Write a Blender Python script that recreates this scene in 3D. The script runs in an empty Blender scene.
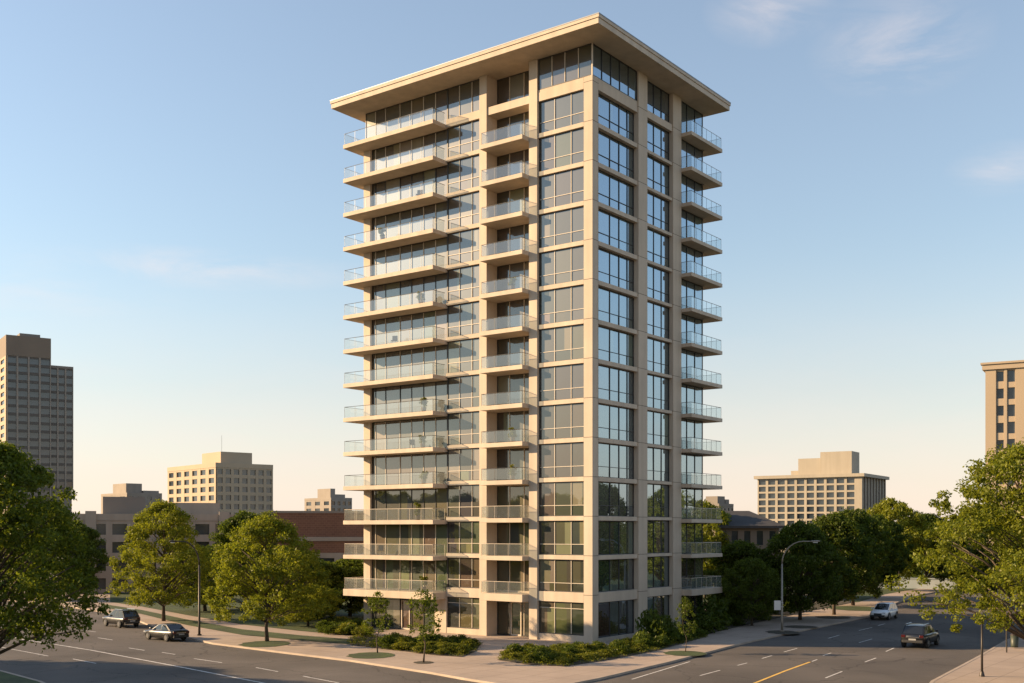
import bpy, math, random
import numpy as np
from mathutils import Vector

random.seed(7)
rng = np.random.default_rng(7)
R_ = math.radians
scene = bpy.context.scene
COL = scene.collection

# ---------------------------------------------------------------- camera data
F, CX, HZ, CAMZ = 1120.0, 512.0, 530.0, 9.43      # focal length (px), centre, horizon row, eye height

def G(px, py, z=0.0):
    """ground position (height z) seen at a picture position, used to survey the site plan"""
    Y = F * (CAMZ - z) / (py - HZ)
    return Vector(((px - CX) / F * Y, Y, z))

def zat(py, Y):
    return CAMZ + (HZ - py) / F * Y

def X(px, Y):
    return (px - CX) / F * Y

# ---------------------------------------------------------------- materials
def new_mat(name):
    m = bpy.data.materials.new(name); m.use_nodes = True
    nt = m.node_tree
    for n in list(nt.nodes):
        if n.type not in {'OUTPUT_MATERIAL'}:
            nt.nodes.remove(n)
    return m, nt, nt.nodes, nt.links, [n for n in nt.nodes if n.type == 'OUTPUT_MATERIAL'][0]

def surf(name, col, rough=0.7, var=0.12, scale=0.6, bump=0.0, bscale=20.0, streak=0.0, metallic=0.0, spec=0.5, fine=0.0, joint=None):
    m, nt, N, L, out = new_mat(name)
    p = N.new('ShaderNodeBsdfPrincipled')
    p.inputs['Roughness'].default_value = rough
    p.inputs['Metallic'].default_value = metallic
    p.inputs['Specular IOR Level'].default_value = spec
    L.new(p.outputs[0], out.inputs[0])
    tc = N.new('ShaderNodeTexCoord')
    src = None
    def noise(scale_, vec=(1, 1, 1), det=5):
        mp = N.new('ShaderNodeMapping'); mp.inputs['Scale'].default_value = vec
        L.new(tc.outputs['Object'], mp.inputs[0])
        n = N.new('ShaderNodeTexNoise'); n.inputs['Scale'].default_value = scale_; n.inputs['Detail'].default_value = det
        L.new(mp.outputs[0], n.inputs['Vector'])
        return n
    def mulv(prev, n, amt):
        mr = N.new('ShaderNodeMapRange')
        mr.inputs['From Min'].default_value = 0.3; mr.inputs['From Max'].default_value = 0.7
        mr.inputs['To Min'].default_value = 1 - amt; mr.inputs['To Max'].default_value = 1 + amt
        L.new(n.outputs['Fac'], mr.inputs[0])
        mx = N.new('ShaderNodeVectorMath'); mx.operation = 'SCALE'
        if prev is None: mx.inputs[0].default_value = col[:3]
        else: L.new(prev, mx.inputs[0])
        L.new(mr.outputs[0], mx.inputs['Scale'])
        return mx.outputs[0]
    cur = None
    if var: cur = mulv(cur, noise(scale), var)
    if streak: cur = mulv(cur, noise(1.0, (1.2, 1.2, 0.06), 4), streak)
    if fine: cur = mulv(cur, noise(14.0, det=3), fine)
    if joint:
        br = N.new('ShaderNodeTexBrick'); br.offset = joint.get('off', 0.0)
        br.inputs['Color1'].default_value = (1, 1, 1, 1); br.inputs['Color2'].default_value = (joint.get('c2', .93),) * 3 + (1,)
        br.inputs['Mortar'].default_value = (joint.get('dark', .55),) * 3 + (1,)
        br.inputs['Scale'].default_value = 1.0
        br.inputs['Brick Width'].default_value = joint['w']; br.inputs['Row Height'].default_value = joint['h']
        br.inputs['Mortar Size'].default_value = joint.get('m', .02)
        mp = N.new('ShaderNodeMapping'); mp.inputs['Rotation'].default_value = joint.get('rot', (0, 0, 0))
        L.new(tc.outputs['Object'], mp.inputs[0]); L.new(mp.outputs[0], br.inputs['Vector'])
        mm = N.new('ShaderNodeVectorMath'); mm.operation = 'MULTIPLY'
        if cur is None: mm.inputs[0].default_value = col[:3]
        else: L.new(cur, mm.inputs[0])
        L.new(br.outputs['Color'], mm.inputs[1]); cur = mm.outputs[0]
    if cur is None: p.inputs['Base Color'].default_value = (*col[:3], 1)
    else: L.new(cur, p.inputs['Base Color'])
    if bump:
        b = N.new('ShaderNodeBump'); b.inputs['Strength'].default_value = bump; b.inputs['Distance'].default_value = 0.05
        n = noise(bscale, det=4); L.new(n.outputs['Fac'], b.inputs['Height']); L.new(b.outputs[0], p.inputs['Normal'])
    return m

def glazing(name, tint, base_gain=1.0, fac0=0.42, fac1=0.8, wav=0.02):
    """coated window glass: mirror layer over a dark room; 'pane' face colours are what hangs behind each pane"""
    m, nt, N, L, out = new_mat(name)
    at = N.new('ShaderNodeAttribute'); at.attribute_name = 'pane'
    d = N.new('ShaderNodeBsdfPrincipled'); d.inputs['Roughness'].default_value = 0.35
    L.new(at.outputs['Color'], d.inputs['Base Color'])
    g = N.new('ShaderNodeBsdfGlossy'); g.inputs['Color'].default_value = (*tint, 1); g.inputs['Roughness'].default_value = 0.015
    lw = N.new('ShaderNodeLayerWeight'); lw.inputs['Blend'].default_value = 0.5
    mr = N.new('ShaderNodeMapRange'); mr.inputs['To Min'].default_value = fac0; mr.inputs['To Max'].default_value = fac1
    L.new(lw.outputs['Facing'], mr.inputs[0])
    tc = N.new('ShaderNodeTexCoord'); n = N.new('ShaderNodeTexNoise'); n.inputs['Scale'].default_value = 0.9; n.inputs['Detail'].default_value = 1
    L.new(tc.outputs['Object'], n.inputs['Vector'])
    b = N.new('ShaderNodeBump'); b.inputs['Strength'].default_value = wav; b.inputs['Distance'].default_value = 0.15
    L.new(n.outputs['Fac'], b.inputs['Height']); L.new(b.outputs[0], g.inputs['Normal'])
    mx = N.new('ShaderNodeMixShader'); L.new(mr.outputs[0], mx.inputs[0]); L.new(d.outputs[0], mx.inputs[1]); L.new(g.outputs[0], mx.inputs[2])
    L.new(mx.outputs[0], out.inputs[0])
    return m

def clear_glass(name, tint=(0.84, 0.89, 0.90), refl=0.05, milk=0.09):
    m, nt, N, L, out = new_mat(name)
    t = N.new('ShaderNodeBsdfTransparent'); t.inputs[0].default_value = (*tint, 1)
    g = N.new('ShaderNodeBsdfGlossy'); g.inputs['Roughness'].default_value = 0.03; g.inputs[0].default_value = (0.85, 0.93, 0.97, 1)
    df = N.new('ShaderNodeBsdfDiffuse'); df.inputs[0].default_value = (0.62, 0.66, 0.66, 1)
    lw = N.new('ShaderNodeLayerWeight'); lw.inputs['Blend'].default_value = 0.3
    mr = N.new('ShaderNodeMapRange'); mr.inputs['To Min'].default_value = refl; mr.inputs['To Max'].default_value = 0.5
    L.new(lw.outputs['Facing'], mr.inputs[0])
    a = N.new('ShaderNodeMixShader'); a.inputs[0].default_value = milk
    L.new(t.outputs[0], a.inputs[1]); L.new(df.outputs[0], a.inputs[2])
    b = N.new('ShaderNodeMixShader'); L.new(mr.outputs[0], b.inputs[0]); L.new(a.outputs[0], b.inputs[1]); L.new(g.outputs[0], b.inputs[2])
    L.new(b.outputs[0], out.inputs[0])
    return m

def leaf_mat(name, c_dark, c_light, transl=0.46):
    m, nt, N, L, out = new_mat(name)
    ge = N.new('ShaderNodeNewGeometry'); oi = N.new('ShaderNodeObjectInfo')
    cr = N.new('ShaderNodeMix'); cr.data_type = 'RGBA'
    cr.inputs[6].default_value = (*c_dark, 1); cr.inputs[7].default_value = (*c_light, 1)
    ad = N.new('ShaderNodeMath'); ad.operation = 'MULTIPLY_ADD'; ad.inputs[1].default_value = 0.7
    s2 = N.new('ShaderNodeMath'); s2.operation = 'MULTIPLY'; s2.inputs[1].default_value = 0.3
    L.new(oi.outputs['Random'], s2.inputs[0]); L.new(ge.outputs['Random Per Island'], ad.inputs[0]); L.new(s2.outputs[0], ad.inputs[2])
    L.new(ad.outputs[0], cr.inputs[0])
    d = N.new('ShaderNodeBsdfDiffuse'); t = N.new('ShaderNodeBsdfTranslucent'); g = N.new('ShaderNodeBsdfGlossy')
    g.inputs['Roughness'].default_value = 0.45; g.inputs[0].default_value = (0.6, 0.6, 0.5, 1)
    L.new(cr.outputs[2], d.inputs[0])
    tw = N.new('ShaderNodeVectorMath'); tw.operation = 'MULTIPLY'; tw.inputs[1].default_value = (1.5, 1.45, 0.7)
    L.new(cr.outputs[2], tw.inputs[0]); L.new(tw.outputs[0], t.inputs[0])
    a = N.new('ShaderNodeMixShader'); a.inputs[0].default_value = transl; L.new(d.outputs[0], a.inputs[1]); L.new(t.outputs[0], a.inputs[2])
    b = N.new('ShaderNodeMixShader'); b.inputs[0].default_value = 0.02; L.new(a.outputs[0], b.inputs[1]); L.new(g.outputs[0], b.inputs[2])
    L.new(b.outputs[0], out.inputs[0])
    return m

M = {}
M['stone'] = surf('limestone_cladding', (0.465, 0.378, 0.288), 0.75, 0.07, 0.35, 0.08, 30, streak=0.10, fine=0.04)
M['soffit'] = surf('painted_soffit', (0.50, 0.41, 0.31), 0.8, 0.05, 0.5, streak=0.0)
M['groove'] = surf('shadow_joint', (0.10, 0.085, 0.07), 0.9, 0.1)
M['frame'] = surf('bronze_frame', (0.045, 0.043, 0.042), 0.45, 0.1, 2.0, metallic=0.3)
M['lightframe'] = surf('pale_mullion', (0.52, 0.45, 0.36), 0.5, 0.05, 2.0)
M['rail'] = surf('steel_rail', (0.16, 0.165, 0.17), 0.35, 0.05, 2.0, metallic=0.6)
M['glassL'] = glazing('window_glass', (0.50, 0.64, 0.76), fac0=0.03, fac1=1.0)
M['glassG'] = glazing('glare_dulled_glass', (0.49, 0.50, 0.48), fac0=0.03, fac1=1.0)  # left-face copy of the window glass, tint greyed to dim the mirrored sky glow
M['glass_far'] = surf('far_window_glass', (0.026, 0.036, 0.046), 0.14, 0.5, 0.35, spec=0.9)
M['railglass'] = clear_glass('balcony_glass')
M['roofing'] = surf('roof_membrane', (0.22, 0.21, 0.20), 0.9, 0.15)
M['metalcap'] = surf('roof_cap_metal', (0.19, 0.20, 0.21), 0.45, 0.06, 1.0, metallic=0.4)
M['asphalt'] = surf('asphalt', (0.106, 0.092, 0.080), 0.86, 0.28, 0.11, 0.25, 60, fine=0.20, spec=0.3)
M['paving'] = surf('concrete_paving', (0.36, 0.28, 0.22), 0.85, 0.10, 0.25, 0.10, 40, fine=0.05, joint=dict(w=2.0, h=2.0, m=.03, dark=.62, rot=(0, 0, R_(-53))))
M['kerb'] = surf('kerb_concrete', (0.36, 0.29, 0.23), 0.85, 0.12, 0.9, 0.1, 30, fine=0.05)
M['white'] = surf('road_paint_white', (0.58, 0.56, 0.53), 0.7, 0.30, 1.3, fine=0.1)
M['yellow'] = surf('road_paint_yellow', (0.70, 0.42, 0.07), 0.7, 0.16, 1.3, fine=0.1)
M['earth'] = surf('far_ground', (0.085, 0.085, 0.045), 0.95, 0.3, 0.05)
M['lawn'] = surf('lawn_grass', (0.040, 0.060, 0.012), 0.9, 0.35, 0.5, 0.9, 14, fine=0.3)
M['soil'] = surf('bed_soil', (0.055, 0.045, 0.028), 0.95, 0.3, 1.5, 0.6, 20)
M['bark'] = surf('bark', (0.075, 0.055, 0.038), 0.9, 0.3, 3.0, 0.6, 14)
M['bark_warm'] = surf('bark_light', (0.19, 0.135, 0.085), 0.9, 0.25, 3.0, 0.6, 14)
M['leaf'] = leaf_mat('leaf_street', (0.038, 0.066, 0.008), (0.125, 0.150, 0.018))
M['leaf_dark'] = leaf_mat('leaf_deep', (0.034, 0.058, 0.009), (0.100, 0.128, 0.019))
M['leaf_gold'] = leaf_mat('leaf_yellowish', (0.090, 0.118, 0.012), (0.235, 0.240, 0.026))
M['leaf_shrub'] = leaf_mat('leaf_shrub', (0.055, 0.075, 0.010), (0.190, 0.190, 0.026))
M['pole_dark'] = surf('dark_metal', (0.045, 0.038, 0.033), 0.5, 0.1, 2.0, metallic=0.4)
M['pole_grey'] = surf('galvanised_metal', (0.30, 0.26, 0.21), 0.45, 0.08, 2.0, metallic=0.5)
M['lens'] = surf('lamp_lens', (0.5, 0.5, 0.46), 0.3, 0.02)
M['signwhite'] = surf('sign_face', (0.72, 0.66, 0.60), 0.5, 0.03)
M['tyre'] = surf('tyre_rubber', (0.016, 0.016, 0.016), 0.85, 0.1)
M['rim'] = surf('alloy_rim', (0.20, 0.20, 0.205), 0.3, 0.03, metallic=0.85)
M['carglass'] = surf('car_glass', (0.012, 0.014, 0.016), 0.04, 0, spec=0.9)
M['trim'] = surf('car_trim', (0.02, 0.02, 0.02), 0.6, 0.05)
M['tail'] = surf('tail_lens', (0.055, 0.004, 0.004), 0.2, 0)
M['head'] = surf('head_lens', (0.60, 0.62, 0.64), 0.08, 0, spec=0.8)
M['plate'] = surf('plate_blank', (0.30, 0.30, 0.29), 0.5, 0)
M['chrome'] = surf('chrome_trim', (0.6, 0.6, 0.6), 0.15, 0, metallic=1.0)
M['far_tan'] = surf('far_tan_wall', (0.38, 0.30, 0.21), 0.85, 0.06, 0.08)
M['far_dark'] = surf('far_dark_panel', (0.085, 0.075, 0.065), 0.6, 0.1, 0.1)
M['far_beige'] = surf('far_beige_wall', (0.33, 0.275, 0.22), 0.85, 0.08, 0.15, streak=0.06)
M['far_cream'] = surf('far_cream_wall', (0.36, 0.315, 0.245), 0.85, 0.07, 0.10, streak=0.05)
M['far_grey'] = surf('far_grey_wall', (0.20, 0.175, 0.15), 0.85, 0.08, 0.08)
M['far_conc'] = surf('far_concrete', (0.26, 0.225, 0.19), 0.85, 0.08, 0.15, streak=0.05)
M['far_brown'] = surf('far_brown_wall', (0.19, 0.15, 0.115), 0.85, 0.08, 0.08)
M['brick'] = surf('brick_wall', (0.155, 0.078, 0.050), 0.9, 0.12, 0.3, joint=dict(w=.6, h=.3, m=.03, dark=1.3, c2=.8, off=.5, rot=(R_(90), 0, 0)))
M['slate'] = surf('dark_roof', (0.045, 0.042, 0.042), 0.85, 0.15, 0.6)
M['paleblue'] = surf('pale_wall_paint', (0.42, 0.48, 0.52), 0.7, 0.05)
M['shade_cloth'] = surf('bin_metal', (0.035, 0.045, 0.03), 0.5, 0.1)

# ---------------------------------------------------------------- mesh builder
class MB:
    def __init__(s): s.v = []; s.f = []; s.c = []
    def face(s, pts, c=None):
        i = len(s.v); s.v += [tuple(p) for p in pts]; s.f.append(tuple(range(i, i + len(pts)))); s.c.append(c)
    def box(s, x0, x1, y0, y1, z0, z1, c=None):
        if x0 > x1: x0, x1 = x1, x0
        if y0 > y1: y0, y1 = y1, y0
        i = len(s.v)
        s.v += [(x0, y0, z0), (x1, y0, z0), (x1, y1, z0), (x0, y1, z0), (x0, y0, z1), (x1, y0, z1), (x1, y1, z1), (x0, y1, z1)]
        for q in ((0, 3, 2, 1), (4, 5, 6, 7), (0, 1, 5, 4), (1, 2, 6, 5), (2, 3, 7, 6), (3, 0, 4, 7)):
            s.f.append(tuple(i + k for k in q)); s.c.append(c)
        return s
    def tube(s, pts, rad, n=8, cap=True):
        pts = [Vector(p) for p in pts]
        if not hasattr(rad, '__len__'): rad = [rad] * len(pts)
        rings = []
        for k, p in enumerate(pts):
            d = (pts[min(k + 1, len(pts) - 1)] - pts[max(k - 1, 0)]).normalized()
            a = d.orthogonal().normalized() if k == 0 else (pa - d * pa.dot(d)).normalized()
            pa = a; b = d.cross(a)
            i = len(s.v)
            for q in range(n):
                t = 2 * math.pi * q / n
                s.v.append(tuple(p + (a * math.cos(t) + b * math.sin(t)) * rad[k]))
            rings.append(i)
        for k in range(len(rings) - 1):
            for q in range(n):
                s.f.append((rings[k] + q, rings[k] + (q + 1) % n, rings[k + 1] + (q + 1) % n, rings[k + 1] + q)); s.c.append(None)
        if cap:
            s.f.append(tuple(rings[0] + q for q in range(n))[::-1]); s.c.append(None)
            s.f.append(tuple(rings[-1] + q for q in range(n))); s.c.append(None)
        return s
    def prism(s, poly, z0, z1):
        """vertical extrusion of a plan polygon"""
        i = len(s.v); n = len(poly)
        s.v += [(p[0], p[1], z0) for p in poly] + [(p[0], p[1], z1) for p in poly]
        s.f.append(tuple(i + n + k for k in range(n))); s.c.append(None)
        s.f.append(tuple(i + k for k in range(n))[::-1]); s.c.append(None)
        for k in range(n):
            q = (k + 1) % n
            s.f.append((i + k, i + q, i + n + q, i + n + k)); s.c.append(None)
        return s
    def build(s, name, mat, parent=None, smooth=False, bevel=0.0, paint=False):
        me = bpy.data.meshes.new(name); me.from_pydata(s.v, [], s.f); me.update()
        if mat: me.materials.append(mat)
        if smooth:
            me.polygons.foreach_set('use_smooth', [True] * len(me.polygons))
        if paint:
            a = me.color_attributes.new('pane', 'FLOAT_COLOR', 'CORNER')
            vals = []
            for p in me.polygons:
                c = s.c[p.index] or (0.012, 0.014, 0.016)
                vals += list((*c, 1.0)) * p.loop_total
            a.data.foreach_set('color', vals)
        o = bpy.data.objects.new(name, me); COL.objects.link(o)
        if parent: o.parent = parent
        if bevel:
            b = o.modifiers.new('bevel', 'BEVEL'); b.width = bevel; b.segments = 2; b.limit_method = 'ANGLE'
        return o

def tag(o, label=None, cat=None, group=None, kind=None):
    if label: o['label'] = label
    if cat: o['category'] = cat
    if group: o['group'] = group
    if kind: o['kind'] = kind
    return o

def empty(name, loc, rz=0.0, label=None, cat=None, group=None):
    o = bpy.data.objects.new(name, None); COL.objects.link(o)
    o.empty_display_size = 0.5
    o.location = loc; o.rotation_euler = (0, 0, rz)
    return tag(o, label, cat, group)

def copy_tree(o, loc, rz, scale, label, group=None, cat=None):
    r = o.copy(); COL.objects.link(r)
    r.location = loc; r.rotation_euler = (0, 0, rz); r.scale = scale
    tag(r, label, cat, group)
    for ch in o.children:
        c = ch.copy(); COL.objects.link(c); c.parent = r
        for g in ch.children:
            d = g.copy(); COL.objects.link(d); d.parent = c
    return r

# ---------------------------------------------------------------- the setting
def poly_sheet(name, pts, z, mat):
    from mathutils.geometry import tessellate_polygon
    mb = MB(); vs = [(p[0], p[1], z) for p in pts]
    me = bpy.data.meshes.new(name)
    tris = tessellate_polygon([[Vector(v) for v in vs]])
    fs = []
    for t in tris:
        a, b, c = (Vector(vs[i]) for i in t)
        fs.append(tuple(t) if (b - a).cross(c - a).z > 0 else tuple(t)[::-1])
    me.from_pydata(vs, [], fs); me.materials.append(mat)
    o = bpy.data.objects.new(name, me); COL.objects.link(o); o['kind'] = 'structure'
    return o

mb = MB(); mb.face([(-2500, -600, -0.03), (2500, -600, -0.03), (2500, 4000, -0.03), (-2500, 4000, -0.03)])
tag(mb.build('ground', M['earth']), kind='structure')

KT = 0.13     # kerb height
# kerb line of the tower's block, from the far left street round the corner to the far right street
kerb_block = [(-150, 236), (-100, 182), (-72, 154), (-56, 139), (-43, 123.5), (-34.5, 108), (-30.0, 99.6), (-24.6, 92.2), (-17.6, 85.6),
              (-11.6, 80.2), (-5.4, 73.4), (-3.0, 70.3), (-0.6, 67.6), (1.4, 66.6), (3.4, 67.6), (5.5, 70.4), (11.3, 79.4), (18.7, 91.8),
              (23.7, 99.3), (38.2, 120.4), (48.5, 142.0), (58.0, 160.0), (72, 181), (110, 236)]
near_left = [(-170, 215), (-110, 152), (-80, 121), (-60, 101), (-44, 85), (-34, 74.4), (-29, 69), (-24, 62), (-22, 54), (-22, -40)]
near_right = [(140, 236), (104, 181), (90, 160), (70, 130), (54, 112.4), (41.5, 94.3), (34.3, 82.5), (25.8, 69), (22.5, 62), (22.5, -40)]

def inset(line, d):
    out = []
    for i, p in enumerate(line):
        a = Vector(line[max(i - 1, 0)]); b = Vector(line[min(i + 1, len(line) - 1)])
        t = (b - a).normalized(); n = Vector((-t.y, t.x))
        out.append((p[0] + n.x * d, p[1] + n.y * d))
    return out

road_pts = kerb_block + near_right + near_left[::-1]
poly_sheet('road', road_pts, 0.0, M['asphalt'])
def crack_asphalt():
    nt = M['asphalt'].node_tree; N, L = nt.nodes, nt.links
    p = [n for n in N if n.type == 'BSDF_PRINCIPLED'][0]; cur = p.inputs['Base Color'].links[0].from_socket
    tc = [n for n in N if n.type == 'TEX_COORD'][0]
    nz = N.new('ShaderNodeTexNoise'); nz.inputs['Scale'].default_value = .5; nz.inputs['Detail'].default_value = 5; L.new(tc.outputs['Object'], nz.inputs[0])
    mv = N.new('ShaderNodeVectorMath'); mv.operation = 'MULTIPLY_ADD'; mv.inputs[1].default_value = (2.5, 2.5, 0); L.new(nz.outputs['Color'], mv.inputs[0]); L.new(tc.outputs['Object'], mv.inputs[2])
    vo = N.new('ShaderNodeTexVoronoi'); vo.feature = 'DISTANCE_TO_EDGE'; vo.inputs['Scale'].default_value = .13; L.new(mv.outputs[0], vo.inputs['Vector'])
    mr = N.new('ShaderNodeMapRange'); mr.inputs['From Min'].default_value = .004; mr.inputs['From Max'].default_value = .010; mr.inputs['To Min'].default_value = .62; mr.inputs['To Max'].default_value = 1.0; L.new(vo.outputs['Distance'], mr.inputs[0])
    # repaved strips of slightly different age
    v2 = N.new('ShaderNodeTexVoronoi'); v2.inputs['Scale'].default_value = .06; v2.distance = 'CHEBYCHEV'
    mp = N.new('ShaderNodeMapping'); mp.inputs['Rotation'].default_value = (0, 0, R_(45)); L.new(tc.outputs['Object'], mp.inputs[0]); L.new(mp.outputs[0], v2.inputs['Vector'])
    sx = N.new('ShaderNodeSeparateColor'); L.new(v2.outputs['Color'], sx.inputs[0])
    m2 = N.new('ShaderNodeMapRange'); m2.inputs['To Min'].default_value = .88; m2.inputs['To Max'].default_value = 1.10; L.new(sx.outputs[0], m2.inputs[0])
    ml = N.new('ShaderNodeMath'); ml.operation = 'MULTIPLY'; L.new(mr.outputs[0], ml.inputs[0]); L.new(m2.outputs[0], ml.inputs[1])
    sc = N.new('ShaderNodeVectorMath'); sc.operation = 'SCALE'; L.new(cur, sc.inputs[0]); L.new(ml.outputs[0], sc.inputs['Scale']); L.new(sc.outputs[0], p.inputs['Base Color'])
crack_asphalt()

def kerb(name, line, side):
    a = line; b = inset(line, side * 0.22)
    m = MB()
    for i in range(len(line) - 1):
        p, q, r, s = a[i], a[i + 1], b[i + 1], b[i]
        m.face([(p[0], p[1], KT + .012), (q[0], q[1], KT + .012), (r[0], r[1], KT + .012), (s[0], s[1], KT + .012)])
        m.face([(p[0], p[1], -.1), (q[0], q[1], -.1), (q[0], q[1], KT + .012), (p[0], p[1], KT + .012)])
        m.face([(s[0], s[1], -.1), (r[0], r[1], -.1), (r[0], r[1], KT + .012), (s[0], s[1], KT + .012)])
    return tag(m.build(name, M['kerb']), kind='structure')
kerb('kerb', kerb_block, 1)
kerb('kerb', near_left, -1)
kerb('kerb', near_right, 1)
blk = inset(kerb_block, 0.22)
poly_sheet('sidewalk', blk + [(110, 260), (-150, 260)], KT, M['paving'])
nl = inset(near_left, -0.22); poly_sheet('lawn', nl[::-1] + [(-170, 215), (-260, 215), (-260, -40)][1:], KT, M['lawn'])
nr = inset(near_right, 0.22); poly_sheet('sidewalk', nr + [(48, -40), (48, 75), (62, 100), (82, 130), (118, 181), (155, 236)], KT, M['paving'])
poly_sheet('lawn', [(48.004, -40), (400, -40), (400, 236), (155.004, 236), (118.004, 181), (82.004, 130), (62.004, 100), (48.004, 75)], KT + .02, M['lawn'])

# road markings
def stripe(m, p, q, w):
    p = Vector(p[:2]); q = Vector(q[:2]); t = (q - p).normalized(); n = Vector((-t.y, t.x)) * w / 2
    m.face([(*(p - n), .006), (*(q - n), .006), (*(q + n), .006), (*(p + n), .006)])
mw = MB()
def pxline(m, x0, y0, x1, y1, w): stripe(m, G(x0, y0), G(x1, y1), w)
for a in [(-40, 626.5, 23, 639.5), (23, 639.5, 90, 650), (90, 650, 173, 665.6), (173, 665.6, 263, 683), (263, 683, 330, 697)]: pxline(mw, *a, .16)
for a in [(0, 647, 48, 656), (73, 659, 96, 663.4), (129, 648, 144.6, 650.4), (81, 630, 96, 632), (98, 637.8, 112.5, 640), (162, 652.4, 175, 654.4),
          (194, 658.6, 222, 662.7), (256, 667.6, 278, 671.6), (303, 676.2, 339, 683), (38, 632, 52, 634), (20, 622, 34, 623.5), (60, 624.5, 72, 626)]: pxline(mw, *a, .12)
for a in [(700, 675.6, 720, 670.3), (737.5, 665.4, 747, 663), (825.5, 678, 842, 671.5), (865, 662, 876, 658), (784, 652, 797, 648.4),
          (823, 655.6, 831, 653), (812, 661.5, 817, 659.6), (828, 638.4, 839.5, 635.2), (859, 642.7, 872, 639), (859, 630.5, 872, 627.5), (886, 651.5, 894, 648), (878, 625.6, 885, 623.8), (762, 658.5, 772, 655.6)]: pxline(mw, *a, .11)
pxline(mw, 632, 679.3, 690, 661.6, .12)
tag(mw.build('lane_markings', M['white']), kind='structure')
my = MB()
for a in [(700, 706, 755, 683), (755, 683, 785, 671), (785, 671, 810, 662)]: pxline(my, *a, .18)
tag(my.build('centre_line', M['yellow']), kind='structure')

# planting areas on the tower's block
def gpoly(pxs, z): return [tuple(G(x, y, z)[:2]) for x, y in pxs]
lawn_pts = gpoly([(100, 607), (141, 614), (186, 625), (242, 635), (300, 640.5), (350, 644.5), (350, 639.5), (300, 635.5), (242, 629.5), (186, 619.5), (141, 610), (105, 604.5)], KT)
poly_sheet('lawn', lawn_pts, KT + .03, M['lawn'])
lawn_b = gpoly([(110, 602), (141, 606.5), (186, 615), (242, 624.5), (300, 631), (350, 635.5), (366, 636), (366, 615), (345, 592), (110, 592)], KT)
poly_sheet('lawn', lawn_b, KT + .03, M['lawn'])
bed_a = gpoly([(350, 645), (401, 651), (436, 655.4), (462, 657), (475, 652), (481, 644.5), (446, 641), (366, 636.8), (350, 637)], KT)
poly_sheet('planting_bed', bed_a, KT + .045, M['soil'])
bed_b = gpoly([(497, 660), (530, 665), (566, 666.5), (612, 659.5), (660, 650), (706, 637), (694, 632.5), (640, 641), (592, 650), (540, 647), (524, 648.5)], KT)
poly_sheet('planting_bed', bed_b, KT + .045, M['soil'])
far_edge = inset(kerb_block[20:], 4.5)
poly_sheet('lawn', far_edge + [(110, 258), (-20, 258), (-20, 160), (30, 140)], KT + .012, M['lawn'])
bed_c = gpoly([(700, 636.5), (728, 629.5), (760, 622), (810, 611), (850, 603), (850, 594), (735, 594), (706, 606)], KT)
poly_sheet('planting_bed', bed_c, KT + .045, M['soil'])
def disc(px, py, rx, ry, mat, n=20):
    c = G(px, py, KT)
    poly_sheet('tree_pit', [(c.x + rx * math.cos(2 * math.pi * k / n) * (1 + .08 * math.sin(3 * k)), c.y + ry * math.sin(2 * math.pi * k / n)) for k in range(n)], KT + .02, mat)
disc(265, 644, 2.0, 2.6, M['lawn']); disc(371, 655.5, 1.75, 2.1, M['lawn']); disc(423.5, 662.6, .7, .8, M['soil']); disc(685, 653.5, 1.6, 1.8, M['lawn'])
disc(783, 632.5, 1.5, 2.0, M['soil']); disc(801, 627, 1.6, 1.6, M['soil']); disc(857, 608.5, 3.4, 4.2, M['lawn']); disc(833, 617.5, 1.8, 2.0, M['soil'])

# ---------------------------------------------------------------- the tower
ANG = math.atan2(0.799, 0.601)
TC = Vector((6.6, 91.8, KT))                         # wall corner
Rv = Vector((math.cos(ANG), math.sin(ANG))); Lv = Vector((-math.sin(ANG), math.cos(ANG)))
def tl(px, d=0.0, c=TC):     # distance along the left face (local +y) for a picture column
    bx, by = c.x - Rv.x * d, c.y - Rv.y * d
    k = (px - CX) / F
    return (bx - k * by) / (k * Lv.y - Lv.x)
def tr(px, d=0.0, c=TC):     # distance along the right face (local +x)
    bx, by = c.x - Lv.x * d, c.y - Lv.y * d
    k = (px - CX) / F
    return (bx - k * by) / (k * Rv.y - Rv.x)
FL = 3.25
LV = [0.0] + [4.07 - KT + FL * i for i in range(14)]     # floor lines: ground, 2..15
SOF = 49.4 - KT; ROOF = 50.12 - KT

tower = empty('apartment_tower', TC, ANG, 'tall fifteen-storey stone and glass tower with stacked balconies and an overhanging flat roof', 'building')
yA0 = tl(583.7); yP1 = (tl(537.8), tl(529.6)); yP2 = (tl(487.3), tl(480)); yC = tl(446); yEnd = tl(364); yPe = tl(370.5)
xA0 = tr(598); xP1 = (tr(637.6), tr(646.5)); xP2 = (tr(672.3), tr(680.5)); xEnd = tr(704.5)
DEP = 0.24    # glass set-back
# core walls (behind all glass)
m = MB(); m.box(2.0, xEnd - .3, 2.0, yEnd - .3, 0, SOF - .02)
m.box(xEnd - .32, xEnd, .8, yEnd - .001, 0, SOF - .01)
m.box(.8, xEnd - .32, yEnd - .32, yEnd - .002, 0, SOF - .01)
m.build('wall', M['stone'], tower)
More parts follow.
